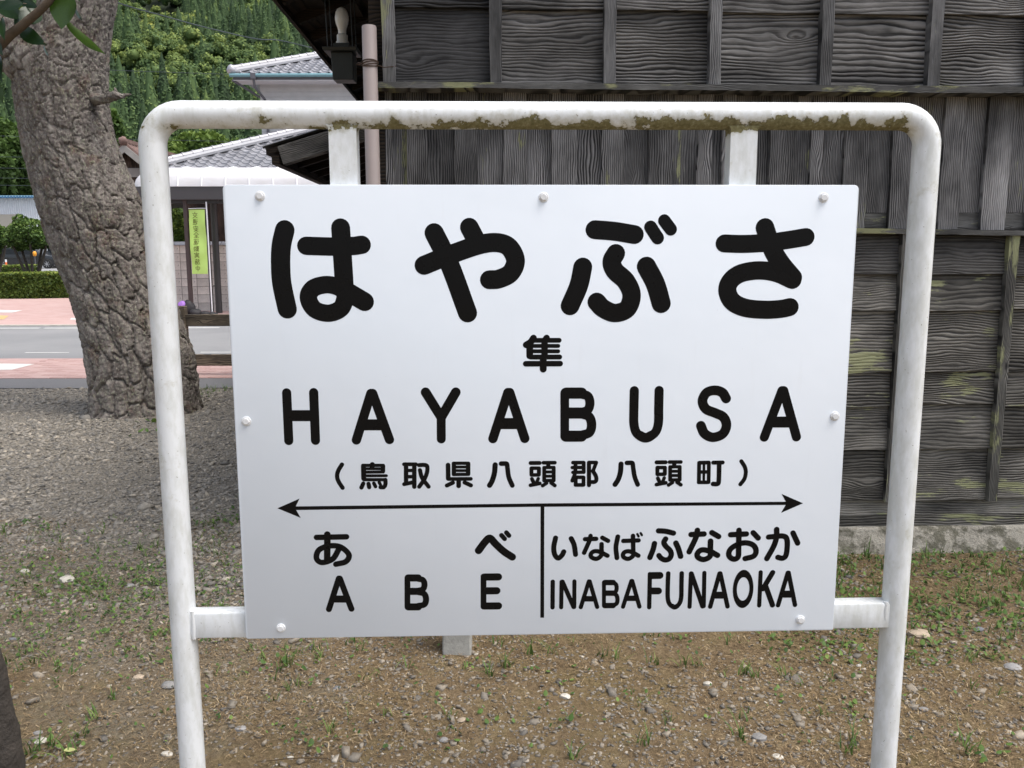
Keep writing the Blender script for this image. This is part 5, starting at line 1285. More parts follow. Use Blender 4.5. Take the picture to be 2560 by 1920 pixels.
def catmull_3(p, n):
    p = [2*p[0]-p[1]]+p+[2*p[-1]-p[-2]]; out = []
    for i in range(1, len(p)-2):
        a, b, c, d = p[i-1:i+3]
        for k in range(n):
            s = k/n; out.append(.5*((2*b)+(c-a)*s+(2*a-5*b+4*c-d)*s*s+(3*b-a-3*c+d)*s**3))
    return out+[p[-2]]
def PL(px, py, Y): q = P(px, py, Y); return Vector((q.x-pine.location.x, Y-TY, q.z))
limb('limb', [PL(150, 190, TY), PL(50, 120, TY-.05), PL(-60, 20, TY-.1), PL(-260, -80, TY-.1), PL(-420, -260, TY)], [.3, .25, .19, .15, .1], 2, n=120, m=200)
limb('dead_snag', [PL(225, 248, TY-.05), PL(262, 246, TY-.18), PL(290, 239, TY-.22), PL(312, 243, TY-.2)], [.045, .034, .036, .008], 3, n=24, m=36, amp=.8)
limb('dead_snag', [PL(284, 244, TY-.21), PL(289, 228, TY-.22), PL(286, 219, TY-.22)], [.022, .015, .005], 4, n=10, m=14, amp=.3)
limb('dead_snag', [PL(300, 241, TY-.21), PL(318, 237, TY-.2), PL(328, 236, TY-.2)], [.02, .012, .004], 5, n=10, m=14, amp=.3)
topx = float(cx_[-1]-pine.location.x); topz = float(zs_[-1])
for k, (dx, dy, dz) in enumerate([(-1.6, -.6, 1.0), (1.3, .6, 1.5), (.2, 1.5, 1.2), (-.5, -1.3, 1.5)]):
    limb('limb', [Vector((topx, 0, topz-.3)), Vector((topx+dx*.5, dy*.5, topz+dz*.4)), Vector((topx+dx, dy, topz+dz))], [.2, .12, .05], 10+k, n=14, m=20)
# needle crown above the picture
lp = [(topx+dx, dy, topz+dz, r, r, r*.5) for dx, dy, dz, r in ((-1.6, -.6, 1.1, 1.3), (1.3, .6, 1.6, 1.2), (.2, 1.5, 1.3, 1.2), (-.5, -1.3, 1.6, 1.2), (-2.6, -.9, .7, 1.1), (.3, .2, 2.2, 1.3))]
C, d, k = crown_pts(3800, 61, lp, .2); V, F_ = leaf_quads(C, np.random.default_rng(6).uniform(.05, .12, len(C)), 62, aspect=3.0)
npobj('crown', V, F_, MT['needle'], tint_of(len(C), 63, 0, 1), pine)

# ------------------------------------------------------------------ young evergreen at the left edge
EY = 1.95
yt_ = empty('young_evergreen_tree', (-1.28, EY, 0)); tag(yt_, 'young evergreen tree with a dark slim trunk and glossy leaves at the edge of view', 'tree')
def E_(px, py, Y): q = P(px, py, Y); return Vector((q.x+1.28, Y-EY, q.z))
trp = [E_(35, 2300, EY), E_(8, 1919, EY), E_(-30, 1700, EY), E_(-52, 1600, EY), E_(-150, 1200, EY), E_(-230, 800, EY), E_(-250, 400, EY), E_(-200, 100, EY), E_(-180, -300, EY)]
trp[0].z = -.1
mb = MB(); L = catmull_3(trp, 8); mb.tube(L, list(np.interp(np.linspace(0, 1, len(L)), [0, .3, 1], [.05, .042, .02])), 20)
mb.v = [tuple(Vector(v)+Vector((1, .3, 0))*.007*(float(fbm(np.array(v[2]*22), np.array(v[1]*30), 2, 3))-.45)*2) for v in mb.v]
mb.build('trunk', MT['young_bark'], yt_, smooth=60)
brp = [E_(-240, 420, EY), E_(-130, 260, EY-.02), E_(0, 112, EY-.04), E_(60, 60, EY-.05), E_(118, 8, EY-.06), E_(165, -60, EY-.06), E_(230, -160, EY-.05)]
L = catmull_3(brp, 8); MB().tube(L, list(np.interp(np.linspace(0, 1, len(L)), [0, .4, 1], [.016, .010, .005])), 12).build('branch', MT['twig'], yt_, smooth=60)
def leaf_mesh(w, curl, seed):
    mb = MB(); n = 10; r = random.Random(seed)
    for i in range(n+1):
        t = i/n; hw = w*.5*(math.sin(math.pi*min(1, t*1.04)**.85)**.8 if 0 < t < 1 else 0)+.0008
        zc = -curl*t*t; wave = .02*math.sin(t*9+seed)
        for s, k in ((-1, 1), (-.55, .5), (0, 0), (.55, .5), (1, 1)): mb.v.append((s*hw, t, zc+.16*hw*k*1.2+wave*k*.5*s))
    for i in range(n):
        for k in range(4): a = 5*i+k; mb.f.append((a, a+1, a+6, a+5))
    return mb.mesh('leaf', MT['leaf'], smooth=80)
def leaf(a, b, w, roll=0.0, Ya=0.0, Yb=0.0, curl=.12, seed=0, behind=0.0):
    """a leaf from sight point a (stalk end) to b (tip)"""
    A = E_(a[0]/3.456, a[1]/3.456, EY-.05+Ya+behind); B = E_(b[0]/3.456, b[1]/3.456, EY-.05+Yb+behind)
    d = B-A; ln = d.length; y = d.normalized(); z = Vector((0, -1, .25)); z = (z-y*z.dot(y)).normalized(); x = y.cross(z)
    z = (Matrix.Rotation(roll, 3, y) @ z); x = y.cross(z)
    o = link('leaf', leaf_mesh(w/3.456/FPX*EY/ln, curl, seed), yt_)
    m = Matrix(((x.x*ln, y.x*ln, z.x*ln, A.x), (x.y*ln, y.y*ln, z.y*ln, A.y), (x.z*ln, y.z*ln, z.z*ln, A.z), (0, 0, 0, 1)))
    o.matrix_local = m
    st = MB().tube([A, A+(A-B)*.08+Vector((0, .004, 0))], .0012, 6).build('leaf_stalk', MT['twig'], yt_)
lv = [((590, -60), (510, 240), 250, .15), ((560, 175), (845, 480), 105, .9), ((335, 95), (170, 190), 170, -.3), ((200, 30), (-30, 60), 120, .2), ((-30, 30), (205, 155), 125, .1), ((160, 250), (385, 380), 120, .25), ((380, 370), (395, 480), 60, 1.0),
      ((150, -30), (305, 60), 90, .3), ((190, 90), (110, 240), 90, .5), ((20, 150), (10, 330), 70, .3), ((0, 480), (-5, 700), 70, .4), ((-30, 700), (20, 900), 75, .2), ((640, 40), (690, 170), 70, 1.0), ((700, -140), (660, -20), 110, .3), ((300, -120), (160, -10), 110, -.2), ((-60, 340), (10, 470), 80, .1)]
for i, (a, b, w, ro) in enumerate(lv): leaf(a, b, w, ro, Ya=.01*math.sin(i*2.1), Yb=-.03+.02*math.cos(i*1.7), curl=.10+.05*math.sin(i), seed=i, behind=.02*(i % 3))
# the rest of its crown, unseen above left, enlarged to shade the panel
C, d, k = crown_pts(5200, 71, [(.15, -1.1, 2.75, .7, .6, .35), (-.5, -1.3, 2.9, .8, .7, .45), (.0, -.2, 2.9, .6, .6, .4), (-.75, .1, 2.5, .6, .6, .6), (-1.0, -.3, 2.9, .7, .7, .6), (-.4, .2, 3.0, .7, .6, .5), (-1.2, .2, 1.9, .4, .5, .5)], .2)
V, F_ = leaf_quads(C, np.random.default_rng(7).uniform(.035, .05, len(C)), 72, aspect=2.0); npobj('crown', V, F_, MT['topiary'], tint_of(len(C), 73, 0, .6), yt_)

# ------------------------------------------------------------------ wooded hill
HB = 120.0
def hill_z(x, y):
    t = np.clip((y-HB)/330, 0, 1.25)
    base = 143*np.where(t < 1, t**1.12, 1.0+.15*(t-1))
    g = (fbm(x/95.0+3.3, y/110.0, 1, 3)-.46)*46*np.clip(t*2.2, 0, 1)
    s = np.clip((x+330)/260, 0.35, 1)                       # falls off to the far left
    return base*(.93+.07*s) + g + .62*np.clip(y/HB, 0, 1)
hx_ = np.linspace(-520, 420, 95); hy_ = np.linspace(HB-20, 640, 60)
HX, HY = np.meshgrid(hx_, hy_); HZ = hill_z(HX, HY)-1.2
n1 = len(hx_); ih = np.arange(HX.size).reshape(HX.shape)
tag(npobj('hill', np.stack([HX, HY, HZ], -1).reshape(-1, 3), np.stack([ih[:-1, :-1], ih[:-1, 1:], ih[1:, 1:], ih[1:, :-1]], -1).reshape(-1, 4), MT['hill'], smooth=True), kind='structure')
# forest: conifers low down, mixed broadleaf above; every tree its own clumps of foliage
r = np.random.default_rng(81)
TV, TF, TT = [], [], []; nvert = 0
cand = []
sp = 5.6
for y in np.arange(HB+2, 470, sp):
    xl, xr = -(.64*y+8), -.24*y+6
    for x in np.arange(xl, xr, sp): cand.append((x+r.uniform(-2.6, 2.6), y+r.uniform(-2.6, 2.6)))
cand = np.array(cand)
keep = r.random(len(cand)) < np.clip(1.1-(cand[:, 1]-HB)/800, .6, 1); cand = cand[keep]
hz = hill_z(cand[:, 0], cand[:, 1])-1.2
patch = fbm(cand[:, 0]/42.0+2, cand[:, 1]/42.0, 4, 3)
t_h = (cand[:, 1]-HB)/330
conif = (patch + .52*np.clip(1-t_h*1.25, -.35, 1)) > .56
def add_tri(V, F_, t):
    global nvert
    TV.append(V); TF.append(F_+nvert); TT.append(t); nvert += len(V)
def facing(C, N, S, asp):
    """leaf sprays lying on the crown surface, normals near N"""
    n = len(C); N = N+r.normal(0, .5, (n, 3)); N /= np.linalg.norm(N, axis=1)[:, None]
    t1 = np.cross(N, r.normal(size=(n, 3))); t1 /= np.linalg.norm(t1, axis=1)[:, None]; t2 = np.cross(N, t1); S = S[:, None]
    return np.stack([C-t1*S*asp*.5, C-t2*S*.5, C+t1*S*asp*.5, C+t2*S*.5], 1).reshape(-1, 3)
def ring_quads(nr, na):
    k = np.arange(nr*na).reshape(nr, na); k2 = np.roll(k, -1, 1)
    return np.stack([k[:-1], k2[:-1], k2[1:], k[1:]], -1).reshape(-1, 4)
RQ_C, RQ_B = ring_quads(8, 11), ring_quads(5, 8)
for i in range(len(cand)):
    x, y = cand[i]; z = hz[i]; fall = np.clip(1.2-(y-HB)/450, .5, 1)
    if conif[i]:
        H = r.uniform(12, 19); Rb = r.uniform(2.6, 3.9); nq = int(320*fall); tn = np.clip(.27+.11*r.normal(), .06, .55); pw = r.uniform(.68, .95)
        prof_ = lambda q: Rb*(1-q)**pw
        qq = np.array([.05, .18, .32, .46, .60, .74, .87, .985])[:, None]; aa = np.arange(11)[None]*6.2832/11+r.random()
        rad_ = prof_(qq)*(.70+.26*r.random((8, 11)))*np.where(np.arange(8)[:, None] % 2, .86, 1.06)
        V = np.stack([x+rad_*np.cos(aa), y+rad_*np.sin(aa), z+H*qq-rad_*.25+0*aa], -1).reshape(-1, 3)
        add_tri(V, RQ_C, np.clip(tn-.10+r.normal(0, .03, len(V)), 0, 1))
        q = 1-np.sqrt(r.random(nq))*.96; a = r.uniform(-3.1, 0.0, nq); ra = prof_(q)*r.uniform(.74, 1.14, nq)*(.86+.24*np.abs(np.sin(q*19+a*1.5)))+.08
        C = np.stack([x+ra*np.cos(a), y+ra*np.sin(a), z+H*q-ra*.25], -1)
        V = facing(C, np.stack([np.cos(a), np.sin(a), .75+0*a], -1), r.uniform(.3, .62, nq)*(1.1-.35*q), 1.7)
        add_tri(V, np.arange(4*nq).reshape(-1, 4), np.repeat(np.clip(tn+.04+r.normal(0, .055, nq), 0, 1), 4))
    else:
        H = r.uniform(8, 14); Rc = r.uniform(2.8, 4.8); nl_ = 8; nq = int(48*fall)
        tn = np.clip(.60+.12*r.normal()+.5*(patch[i]-.47), .30, .92)
        ld = r.normal(size=(nl_, 3)); ld /= np.linalg.norm(ld, axis=1)[:, None]; ld[:, 2] = np.abs(ld[:, 2]); ld[0] = (0, 0, .8)
        for j in range(nl_):
            c0 = np.array([x, y, z+H*.5])+ld[j]*np.array([Rc*.68, Rc*.68, H*.36]); lr = r.uniform(.34, .58)*Rc; tj = tn+r.normal(0, .05)
            th_ = np.array([.12, .7, 1.3, 1.9, 2.6])[:, None]; aa = np.arange(8)[None]*6.2832/8+r.random(); k_ = lr*(.55+.35*r.random((5, 8)))
            V = np.stack([c0[0]+k_*np.sin(th_)*np.cos(aa), c0[1]+k_*np.sin(th_)*np.sin(aa), c0[2]+k_*.85*np.cos(th_)+0*aa], -1).reshape(-1, 3)
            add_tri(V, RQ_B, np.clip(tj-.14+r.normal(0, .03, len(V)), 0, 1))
            d = r.normal(size=(nq, 3)); d /= np.linalg.norm(d, axis=1)[:, None]; d[:, 2] = np.abs(d[:, 2])*1.1-.25; d[:, 1] = -np.abs(d[:, 1])
            V = facing(c0+d*lr*r.uniform(.7, 1.2, (nq, 1)), d, r.uniform(.34, .66, nq), 1.4)
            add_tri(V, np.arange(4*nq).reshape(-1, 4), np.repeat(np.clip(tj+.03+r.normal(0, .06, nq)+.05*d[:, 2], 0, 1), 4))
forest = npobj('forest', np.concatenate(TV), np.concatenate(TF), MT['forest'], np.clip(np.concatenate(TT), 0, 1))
tag(forest, 'dense green wood of cedars and broadleaf trees covering the hill', 'forest', kind='stuff')

# lighter trees just behind the houses
def bush_tree(name, label, px, pyt, pyb, Y, wpx, seed, n=2600, lo=.25, hi=.95, cat='tree'):
    t = P(px, pyt, Y); zb = max(0, P(px, pyb, Y).z); rx_ = wpx/2*Y/FPX
    root = empty(name, (t.x, Y, .5)); tag(root, label, cat, 'lighter trees behind the houses')
    cz, rz_ = (t.z+zb)/2-.5, (t.z-zb)/2
    C, d, k = crown_pts(n, seed, lumps_on((0, 0, cz), (rx_, rx_*.7, rz_), 14, seed, (.35, .55)), .35)
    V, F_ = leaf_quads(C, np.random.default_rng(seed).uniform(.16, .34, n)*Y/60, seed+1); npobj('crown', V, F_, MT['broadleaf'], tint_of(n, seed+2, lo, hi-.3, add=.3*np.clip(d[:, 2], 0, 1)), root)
    MB().tube([(0, 0, -.5), (.1, 0, cz*.5), (0, .1, cz)], [.22, .16, .08], 8).build('trunk', MT['young_bark'], root, smooth=60)
bush_tree('broadleaf_tree', 'spreading yellow-green tree behind the lower tiled roof', 500, 332, 430, 70, 150, 91, 3600)
bush_tree('broadleaf_tree', 'rounded yellow-green tree between the pine and the lower tiled roof', 420, 352, 440, 66, 90, 94)
bush_tree('broadleaf_tree', 'small bright tree beside the grey upper wall of the tiled house', 600, 345, 430, 74, 110, 97)
bush_tree('broadleaf_tree', 'dark leafy tree beside the red gabled house', 268, 282, 470, 72, 90, 100, 3000, .0, .55)
bush_tree('broadleaf_tree', 'dark tall tree behind the warehouse', 20, 300, 500, 90, 170, 103, 5000, .0, .45)
bush_tree('broadleaf_tree', 'dark wide tree behind the warehouse and the clipped trees', -60, 330, 520, 86, 170, 106, 4000, .0, .5)
bush_tree('broadleaf_tree', 'dark leafy tree overlapping the pine behind the warehouse', 120, 330, 500, 95, 180, 109, 5000, .0, .5)

# ------------------------------------------------------------------ overhead cables
def cable(label, pts, Y0, Y1, rad):
    q = [P(a, b, Y0+(Y1-Y0)*i/(len(pts)-1)) for i, (a, b) in enumerate(pts)]
    tag(MB().tube(catmull_3(q, 6), rad, 6).build('overhead_cable', MT['cable'], smooth=60), label, 'cable', 'overhead cables')
cable('thick overhead cable sloping across the wooded hill to the tiled house', [(120, -60), (298, 8), (410, 40), (520, 70), (640, 97), (700, 101), (790, 122)], 17, 27, .016)
cable('thin overhead cable in front of the middle of the wooded hill', [(100, 168), (265, 175), (430, 181), (610, 187)], 40, 40, .012)
cable('thin overhead cable passing just above the lower tiled roof', [(-60, 338), (45, 341), (265, 347), (545, 353), (700, 356)], 42, 42, .010)
for py, w_ in ((392, 'topmost'), (420, 'second highest'), (445, 'third highest'), (463, 'lowest')): cable(w_+' of the four parallel thin cables behind the warehouse roof', [(-120, py-1), (0, py), (110, py+1.5), (240, py+3)], 48, 48, .011)
# ------------------------------------------------------------------ gravel, pebbles, litter, weeds
ICO = bmesh.new(); bmesh.ops.create_icosphere(ICO, subdivisions=1, radius=1.0)
ICO.verts.ensure_lookup_table(); IV = np.array([v.co[:] for v in ICO.verts]); IF = np.array([[v.index for v in f.verts] for f in ICO.faces]); ICO.free()
CV = np.array([(-1,-1,-1),(1,-1,-1),(1,1,-1),(-1,1,-1),(-1,-1,1),(1,-1,1),(1,1,1),(-1,1,1)], float)*.62
CF = np.array([(0,2,1),(0,3,2),(4,5,6),(4,6,7),(0,1,5),(0,5,4),(1,2,6),(1,6,5),(2,3,7),(2,7,6),(3,0,4),(3,4,7)])
def stones(name, X, Y, S, mat, seed, base=(IV, IF), flat=.5, tint=None):
    r = np.random.default_rng(seed); n = len(X); BV, BF = base; k = len(BV)
    sc = np.stack([S*r.uniform(.75, 1.35, n), S*r.uniform(.6, 1.0, n), S*flat*r.uniform(.6, 1.1, n)], -1)
    V = BV[None]*(1+r.normal(0, .24, (n, k, 1)))*sc[:, None, :]
    a = r.uniform(0, 6.283, n); tl = r.normal(0, .35, n)
    x, y, z = V[..., 0], V[..., 1], V[..., 2]
    x, z = x*np.cos(tl)[:, None]-z*np.sin(tl)[:, None], x*np.sin(tl)[:, None]+z*np.cos(tl)[:, None]
    x, y = x*np.cos(a)[:, None]-y*np.sin(a)[:, None], x*np.sin(a)[:, None]+y*np.cos(a)[:, None]
    gz_ = ground_z(X, Y)+S*flat*.22
    V = np.stack([x+X[:, None], y+Y[:, None], z+gz_[:, None]], -1).reshape(-1, 3)
    F_ = (BF[None]+(np.arange(n)*k)[:, None, None]).reshape(-1, 3)
    t = np.clip(r.beta(2.2, 2.6, n) if tint is None else tint, 0, 1)
    o = npobj(name, V, F_, mat, np.repeat(t, k)); return o
def in_building(X, Y):
    q = np.stack([X-corner.x, Y-corner.y], -1); u = q[:, 0]*math.cos(WYAW)+q[:, 1]*math.sin(WYAW); v = -q[:, 0]*math.sin(WYAW)+q[:, 1]*math.cos(WYAW)
    return (u > -.1) & (v > -.09)
def scatter(n, y0, y1, seed, xr=None, pw=1.0):
    r = np.random.default_rng(seed); Y = y0+(y1-y0)*r.random(n)**pw
    X = r.uniform(-1, 1, n)*(.66*Y+.15)
    m = ~in_building(X, Y) & (np.hypot(X-pine.location.x-.0, (Y-TY)) > .47)
    return X[m], Y[m], r
# coarse gravel of the yard, thinning out towards the sign
X, Y, r = scatter(150000, 3.2, 9.0, 121, pw=1.0)
gm = .5*Y + (fbm(X*1.1+7, Y*1.1, 1, 4)-.47)*3.0 + np.clip((.2-X)*.35, -.9, .45)
m = (X < 1.6) & (gm + r.normal(0, .25, len(X)) > 1.75) & (r.random(len(X)) < .46)
X, Y = X[m], Y[m]; r = np.random.default_rng(122)
S = np.exp(r.normal(math.log(.0110), .36, len(X)))*(1+.04*(Y-4)); 
mo = fbm(X*2, Y*2, 9, 3)
S = S*(.85+.6*(mo-.35))
tag(stones('gravel', X, Y, S, MT['gravel'], 123, tint=np.random.default_rng(5).beta(2.3, 2.8, len(X))+.03), 'loose grey gravel covering the yard round the pine', 'gravel', kind='stuff')
# small pebbles in the soil nearer to us
X, Y, r = scatter(46000, 1.9, 4.6, 131)
m = (fbm(X*2.4, Y*2.4, 5, 4)+r.normal(0, .09, len(X)) > .40); X, Y = X[m], Y[m]
S = np.exp(np.random.default_rng(132).normal(math.log(.0045), .5, len(X)))
tag(stones('pebbles', X, Y, S, MT['pebble'], 133, base=(CV, CF)), 'small pebbles and grit scattered in the brown soil', 'pebbles', kind='stuff')
# larger single stones
big = [(165, 1453, 42, .0), (320, 1462, 28, .5), (160, 1535, 24, .4), (30, 1600, 22, .9), (415, 1890, 34, .2), (345, 1700, 30, .3), (420, 1722, 40, .6), (92, 1835, 26, .5), (100, 1858, 34, .2), (1414, 1742, 30, .0), (726, 1898, 18, .1),
       (1155, 1800, 26, .4), (842, 1722, 22, .7), (600, 1830, 30, .6), (2300, 1590, 58, .4), (2450, 1577, 28, .7), (2535, 1672, 46, .5), (1900, 1858, 44, .6), (1945, 1905, 30, .2), (1770, 1720, 24, .2), (2148, 1660, 14, .1), (2310, 1775, 28, .5), (2008, 1803, 18, .4), (2190, 1380, 22, .2), (1110, 1850, 26, .6), (1190, 1640, 14, .0), (430, 1450, 20, .4), (60, 1430, 24, .2)]
stmats = [mat_concrete('field_stone_'+n_, c, bump=.006) for n_, c in (('white', (.52, .49, .43)), ('tan', (.38, .31, .235)), ('grey', (.26, .255, .25)), ('slate', (.17, .175, .19)))]
for i, (a, b, w, tn) in enumerate(big):
    g = G(a, b); s = w/2/FPX*g.y*1.02; rr = random.Random(i); mb = MB(); bm = bmesh.new(); bmesh.ops.create_icosphere(bm, subdivisions=2, radius=1)
    fl = rr.uniform(.35, .6); el = rr.uniform(.55, .9); aa = rr.uniform(-.5, .5)
    for v in bm.verts:
        k = 1+.35*(float(vnoise(v.co.x*1.6+i*3, v.co.y*1.6, v.co.z*1.6+i))-.5)
        v.co = Vector((v.co.x*k*s, v.co.y*k*s*el, v.co.z*k*s*fl))
    me = bpy.data.meshes.new('stone'); bm.to_mesh(me); bm.free(); me.materials.append(stmats[min(3, int(tn*4.4))])
    for p in me.polygons: p.use_smooth = True
    me.set_sharp_from_angle(angle=R_(32))
    o = link('stone', me, None, (g.x, g.y+s*.3, float(ground_z(np.array(g.x), np.array(g.y)))+s*fl*.35), (0, 0, aa))
    k_ = min(3, int(tn*4.4)); kind_ = ['pale whitish stone', 'tan brown stone', 'grey stone', 'dark slate stone'][k_]
    big_ = 'small ' if w < 21 else 'large ' if w > 33 else ''
    where = ('in the grass at the foot of the concrete foundation' if b < 1400 else 'where the gravel meets the weeds beside the pipe post' if b < 1500 and a < 500 else
             'beside the dark slim trunk' if a < 140 and b > 1780 else 'at the foot of the pipe post below the side bracket' if 300 < a < 440 and b > 1650 else 'in the open soil beside the pipe frame' if a < 440 else
             'in the bare soil under the board half that reads ABE' if a < 1050 else 'in the soil in front of the concrete post' if a < 1260 else 'in the soil under the board half that reads INABAFUNAOKA' if a < 2200 else 'among the weeds between the pipe frame and the wooden wall')
    tag(o, big_+kind_+' lying '+where, 'stone', 'single stones on the ground')
# straw litter
X, Y, r = scatter(80000, 1.9, 4.4, 141); n = len(X)
m = (fbm(X*2.0+4, Y*2.0, 2, 4)+r.normal(0, .1, n) > .43) & (X*.25+.5*Y < 2.4); X, Y = X[m], Y[m]; n = len(X); r = np.random.default_rng(142)
a = r.uniform(0, 6.283, n); ln = r.uniform(.007, .026, n); wd = r.uniform(.0005, .0012, n); gz_ = ground_z(X, Y)
d = np.stack([np.cos(a), np.sin(a), r.normal(0, .28, n)], -1); s = np.stack([-np.sin(a), np.cos(a), 0*a], -1); c = np.stack([X, Y, gz_+.003+r.random(n)*.006], -1)
bend = s*(r.normal(0, .25, n)*ln)[:, None]+np.array([0, 0, 1])*(r.uniform(0, .3, n)*ln)[:, None]
p0, p1, p2 = c-d*ln[:, None]/2, c+bend*.5, c+d*ln[:, None]/2; sw = s*wd[:, None]; up = np.array([0, 0, .0006])
V = np.stack([p0-sw, p0+sw, p1+sw+up, p1-sw+up, p2+sw*.5, p2-sw*.5], 1).reshape(-1, 3); b = (np.arange(n)*6)[:, None]
F_ = np.concatenate([b+np.array([0, 1, 2, 3]), b+np.array([3, 2, 4, 5])])
tag(npobj('straw_litter', V, F_, MT['litter'], np.repeat(np.random.default_rng(143).random(n), 6)), 'dry brown straw and leaf litter lying on the soil', 'litter', kind='stuff')
# dry twigs that stand out
for i, (a, b, c, d) in enumerate([((1615, 1685), (1640, 1703), 0, 0), ((1230, 1765), (1248, 1792), 0, 0), ((570, 1530), (600, 1505), 0, 0), ((1750, 1850), (1785, 1862), 0, 0), ((820, 1895), (640, 1905), 0, 0), ((300, 1480), (318, 1455), 0, 0), ((2060, 1715), (2075, 1698), 0, 0), ((2200, 1880), (2270, 1900), 0, 0)]):
    A, B = G(*a, .012), G(*b, .016); mb = MB().tube([A, (A+B)/2+Vector((.004, 0, .006)), B], [.0018, .0016, .0008], 6)
    tag(mb.build('dry_twig', MT['litter'], smooth=60), ['short forked dry twig on the soil under INABAFUNAOKA', 'dry twig pointing at the concrete post', 'dry twig beside the side bracket of the ABE end', 'thin dry twig near the grass tuft below the arrow end', 'long dry stem lying flat in the straw before the post', 'tiny dry twig in the gravel by the tan stones', 'short dry twig under the INABAFUNAOKA bolt', 'dry twig lying between the pipe post and the wooden wall'][i], 'twig', 'dry twigs on the soil')
# grass tufts
def blades(BX, BY, H, lean_a, lean, wid, seed, segs=4):
    n = len(BX); bz = ground_z(BX, BY)-.004; V = []; ca, sa = np.cos(lean_a), np.sin(lean_a)
    for k in range(segs+1):
        t = k/segs; out = lean*t**1.8; hh = H*(t-.28*t*t*np.clip(lean/np.maximum(H, 1e-4), 0, 1.6)); w = wid*(1-t**1.7)+.0002
        cx, cy, cz = BX+ca*out, BY+sa*out, bz+hh
        V.append(np.stack([cx-sa*w, cy+ca*w, cz], -1)); V.append(np.stack([cx+sa*w, cy-ca*w, cz], -1))
    V = np.stack(V, 1).reshape(-1, 3); m = 2*(segs+1); b = (np.arange(n)*m)[:, None]
    F_ = np.concatenate([b+np.array([2*k, 2*k+1, 2*k+3, 2*k+2]) for k in range(segs)])
    return V, F_, m
tx, ty, th = [], [], []
r = np.random.default_rng(151)
# named tufts seen in the photograph
for a, b, h in [(1610, 1868, .10), (1855, 1848, .085), (1440, 1895, .06), (1630, 1660, .075), (1700, 1670, .085), (1860, 1690, .075), (1890, 1700, .07), (1745, 1670, .06), (1320, 1640, .12), (1380, 1635, .07), (1500, 1640, .06), (1545, 1650, .07), (1225, 1690, .075), (1270, 1670, .07), (1240, 1620, .09), (2120, 1410, .13), (2165, 1395, .11), (2130, 1880, .09), (2060, 1790, .07), (2115, 1895, .08), (130, 1870, .08), (200, 1850, .07), (170, 1900, .07), (80, 1885, .07), (240, 1800, .05), (280, 1750, .05), (720, 1660, .09), (880, 1605, .06), (800, 1640, .06), (790, 1625, .05), (60, 1465, .07), (110, 1490, .06), (2410, 1860, .07), (2430, 1885, .06), (1960, 1690, .06), (2040, 1440, .09), (830, 1835, .05)]:
    g = G(a, b); k = r.integers(6, 13)
    tx += list(g.x+r.normal(0, .011, k)); ty += list(g.y+r.normal(0, .010, k)); th += list(h*r.uniform(.45, 1.1, k))
# thicker growth along the foundation and thin growth elsewhere
for cnt, fx_, fy_, hm in ((1000, (0.2, 3.4), (3.18, 3.86), .075), (700, (1.2, 3.2), (2.75, 3.4), .05), (1500, (-2.8, -.3), (2.6, 4.4), .045), (260, (-1.0, 2.6), (2.3, 3.2), .04), (300, (-4.2, -3.0), (8.2, 9.0), .06), (120, (-3.4, -2.0), (8.6, 9.1), .09)):
    cxs = r.uniform(*fx_, cnt//5); cys = r.uniform(*fy_, cnt//5)
    for x, y in zip(cxs, cys):
        k = r.integers(3, 8); tx += list(x+r.normal(0, .012, k)); ty += list(y+r.normal(0, .012, k)); th += list(hm*r.uniform(.4, 1.35, k))
tx, ty, th = np.array(tx), np.array(ty), np.array(th); ok = ~in_building(tx, ty+.0); tx, ty, th = tx[ok], ty[ok], th[ok]; n = len(tx)
V, F_, m = blades(tx, ty, th, r.uniform(0, 6.283, n), th*r.uniform(.25, 1.1, n), r.uniform(.0012, .0032, n), 1)
tag(npobj('grass', V, F_, MT['grass'], np.repeat(np.clip(r.beta(2, 2.2, n)*.95, 0, 1), m)), 'tufts of green grass growing out of the soil along the wall and round the sign', 'grass', kind='stuff')
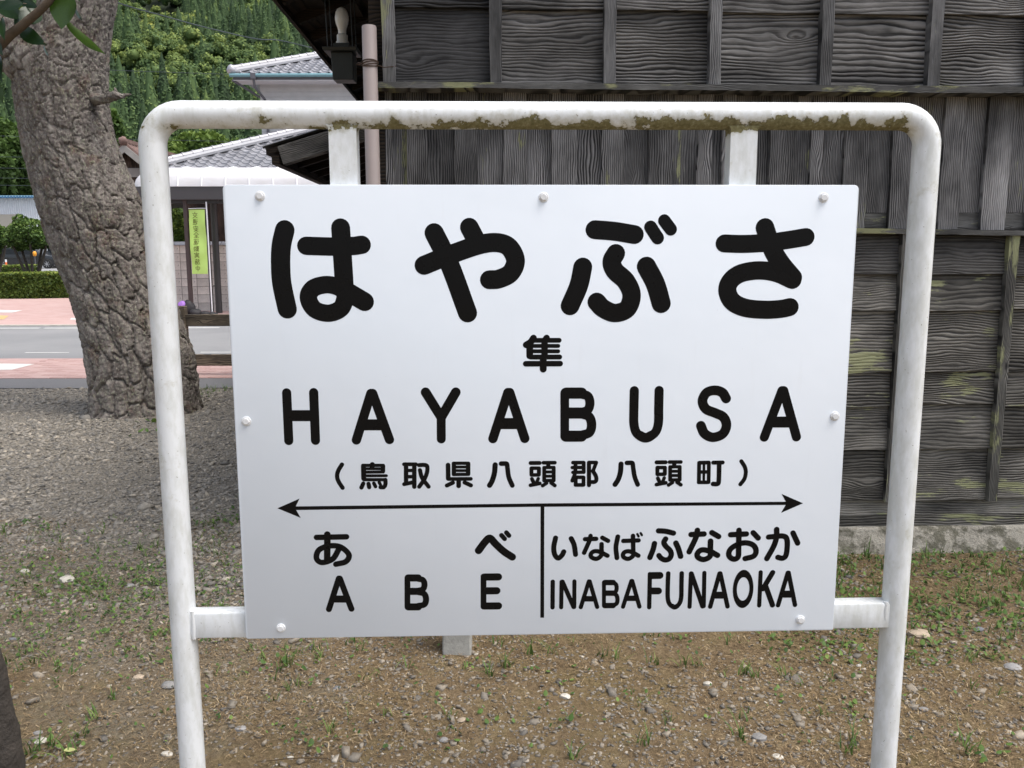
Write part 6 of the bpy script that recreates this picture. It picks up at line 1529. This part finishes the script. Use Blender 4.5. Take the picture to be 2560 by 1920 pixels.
# low round-leaved weeds
wx, wy, ws = [], [], []
for a, b, k_, s in [(735, 1665, 9, .013), (790, 1700, 6, .012), (690, 1675, 6, .011), (1000, 1610, 8, .010), (590, 1560, 14, .012), (530, 1590, 20, .012), (560, 1530, 18, .012), (1080, 1757, 2, .012), (1005, 1788, 2, .012), (1200, 1787, 2, .013), (1135, 1840, 3, .012), (1235, 1817, 2, .012), (1270, 1812, 2, .012), (825, 1880, 6, .012), (730, 1835, 18, .009), (820, 1830, 14, .008), (380, 1580, 5, .014), (2110, 1490, 40, .013), (2090, 1530, 24, .012), (2040, 1590, 18, .011), (1960, 1600, 6, .014), (2320, 1540, 46, .012), (2420, 1500, 46, .012), (2500, 1530, 40, .012), (2380, 1440, 36, .011), (2280, 1500, 36, .012), (2550, 1560, 24, .013), (2280, 1640, 10, .012), (2450, 1620, 14, .012), (2130, 1770, 10, .012), (2160, 1690, 6, .012), (360, 1085, 6, .03), (380, 1060, 5, .035), (620, 1280, 40, .014), (580, 1300, 30, .013), (520, 1310, 24, .012), (640, 1240, 20, .012), (60, 1310, 26, .012), (110, 1320, 18, .012), (90, 1420, 40, .011), (180, 1450, 50, .011), (250, 1470, 40, .011), (330, 1430, 40, .011), (380, 1450, 30, .010), (280, 1540, 12, .012), (60, 1880, 16, .010), (160, 1880, 16, .011), (30, 1900, 14, .011), (2450, 1890, 8, .014), (1700, 1600, 6, .011), (1595, 1760, 6, .010), (1380, 1680, 4, .012), (1375, 1765, 3, .012), (1377, 1820, 3, .013), (1420, 1720, 3, .011), (1950, 1750, 12, .009), (1770, 1790, 5, .009)]:
    g = G(a, b); sg = .018+.0045*math.sqrt(k_)*(1 if g.y < 5 else 3)
    wx += list(g.x+r.normal(0, sg*1.3, k_)); wy += list(g.y+r.normal(0, sg, k_)); ws += [s*q for q in r.uniform(.6, 1.25, k_)]
k = 1100; wx += list(r.uniform(.9, 3.2, 3400)); wy += list(3.82-1.1*r.random(3400)**1.3); ws += list(r.uniform(.006, .014, 3400)); wx += list(r.normal(-1.7, .55, 2600)); wy += list(r.normal(3.35, .38, 2600)); ws += list(r.uniform(.005, .012, 2600)); wx += list(r.uniform(-2.4, 3.0, k)); wy += list(r.uniform(2.2, 3.8, k)); ws += list(r.uniform(.004, .010, k))
wx, wy, ws = np.array(wx), np.array(wy), np.array(ws); ok = ~in_building(wx, wy) & (ground_z(wx, wy) > -9); wx, wy, ws = wx[ok], wy[ok], ws[ok]; n = len(wx)
a = r.uniform(0, 6.283, n); el = r.uniform(.1, .9, n); d = np.stack([np.cos(a)*np.cos(el), np.sin(a)*np.cos(el), np.sin(el)], -1); s = np.stack([-np.sin(a), np.cos(a), 0*a], -1)
c = np.stack([wx, wy, ground_z(wx, wy)+r.uniform(.002, .016, n)], -1); nn = np.cross(d, s)
pts = [(0, 0, 0), (.35, .42, .06), (.8, .5, .05), (1.25, .25, -.03), (1.4, 0, -.08), (1.25, -.25, -.03), (.8, -.5, .05), (.35, -.42, .06), (.75, 0, -.06)]
V = np.stack([c+(d*p[0]+s*p[1]-nn*p[2])*ws[:, None]*1.15 for p in pts], 1).reshape(-1, 3); b = (np.arange(n)*9)[:, None]
F_ = np.concatenate([b+np.array(q) for q in ((0, 1, 2, 8), (8, 2, 3, 4), (8, 4, 5, 6), (0, 8, 6, 7))])
tag(npobj('weeds', V, F_, MT['weed'], np.repeat(np.clip(r.beta(2, 2, n), 0, 1), 9), smooth=True), 'low round-leaved green weeds growing in the soil', 'weeds', kind='stuff')
# fallen leaves
for i, (a, b, w, col) in enumerate([(160, 1885, 34, 0), (2090, 1485, 20, 1), (1085, 1885, 18, 0)]):
    g = G(a, b, .02); me = leaf_mesh(.45, .1, 40+i); o = link('fallen_leaf', me, None, (g.x, g.y, .03), (R_(-15), R_(20), R_(-50+40*i))); s = w/FPX*g.y; o.scale = (s, s, s)
    o.data.materials[0] = plain('pale_fallen_leaf', (.34, .36, .14), .7, .2, 30)
    tag(o, ['pale yellow-green fallen leaf beside the dark slim trunk', 'pale fallen leaf in the weeds beside the INABAFUNAOKA end', 'small pale fallen leaf in the straw before the concrete post'][i], 'leaf', 'fallen leaves on the soil')
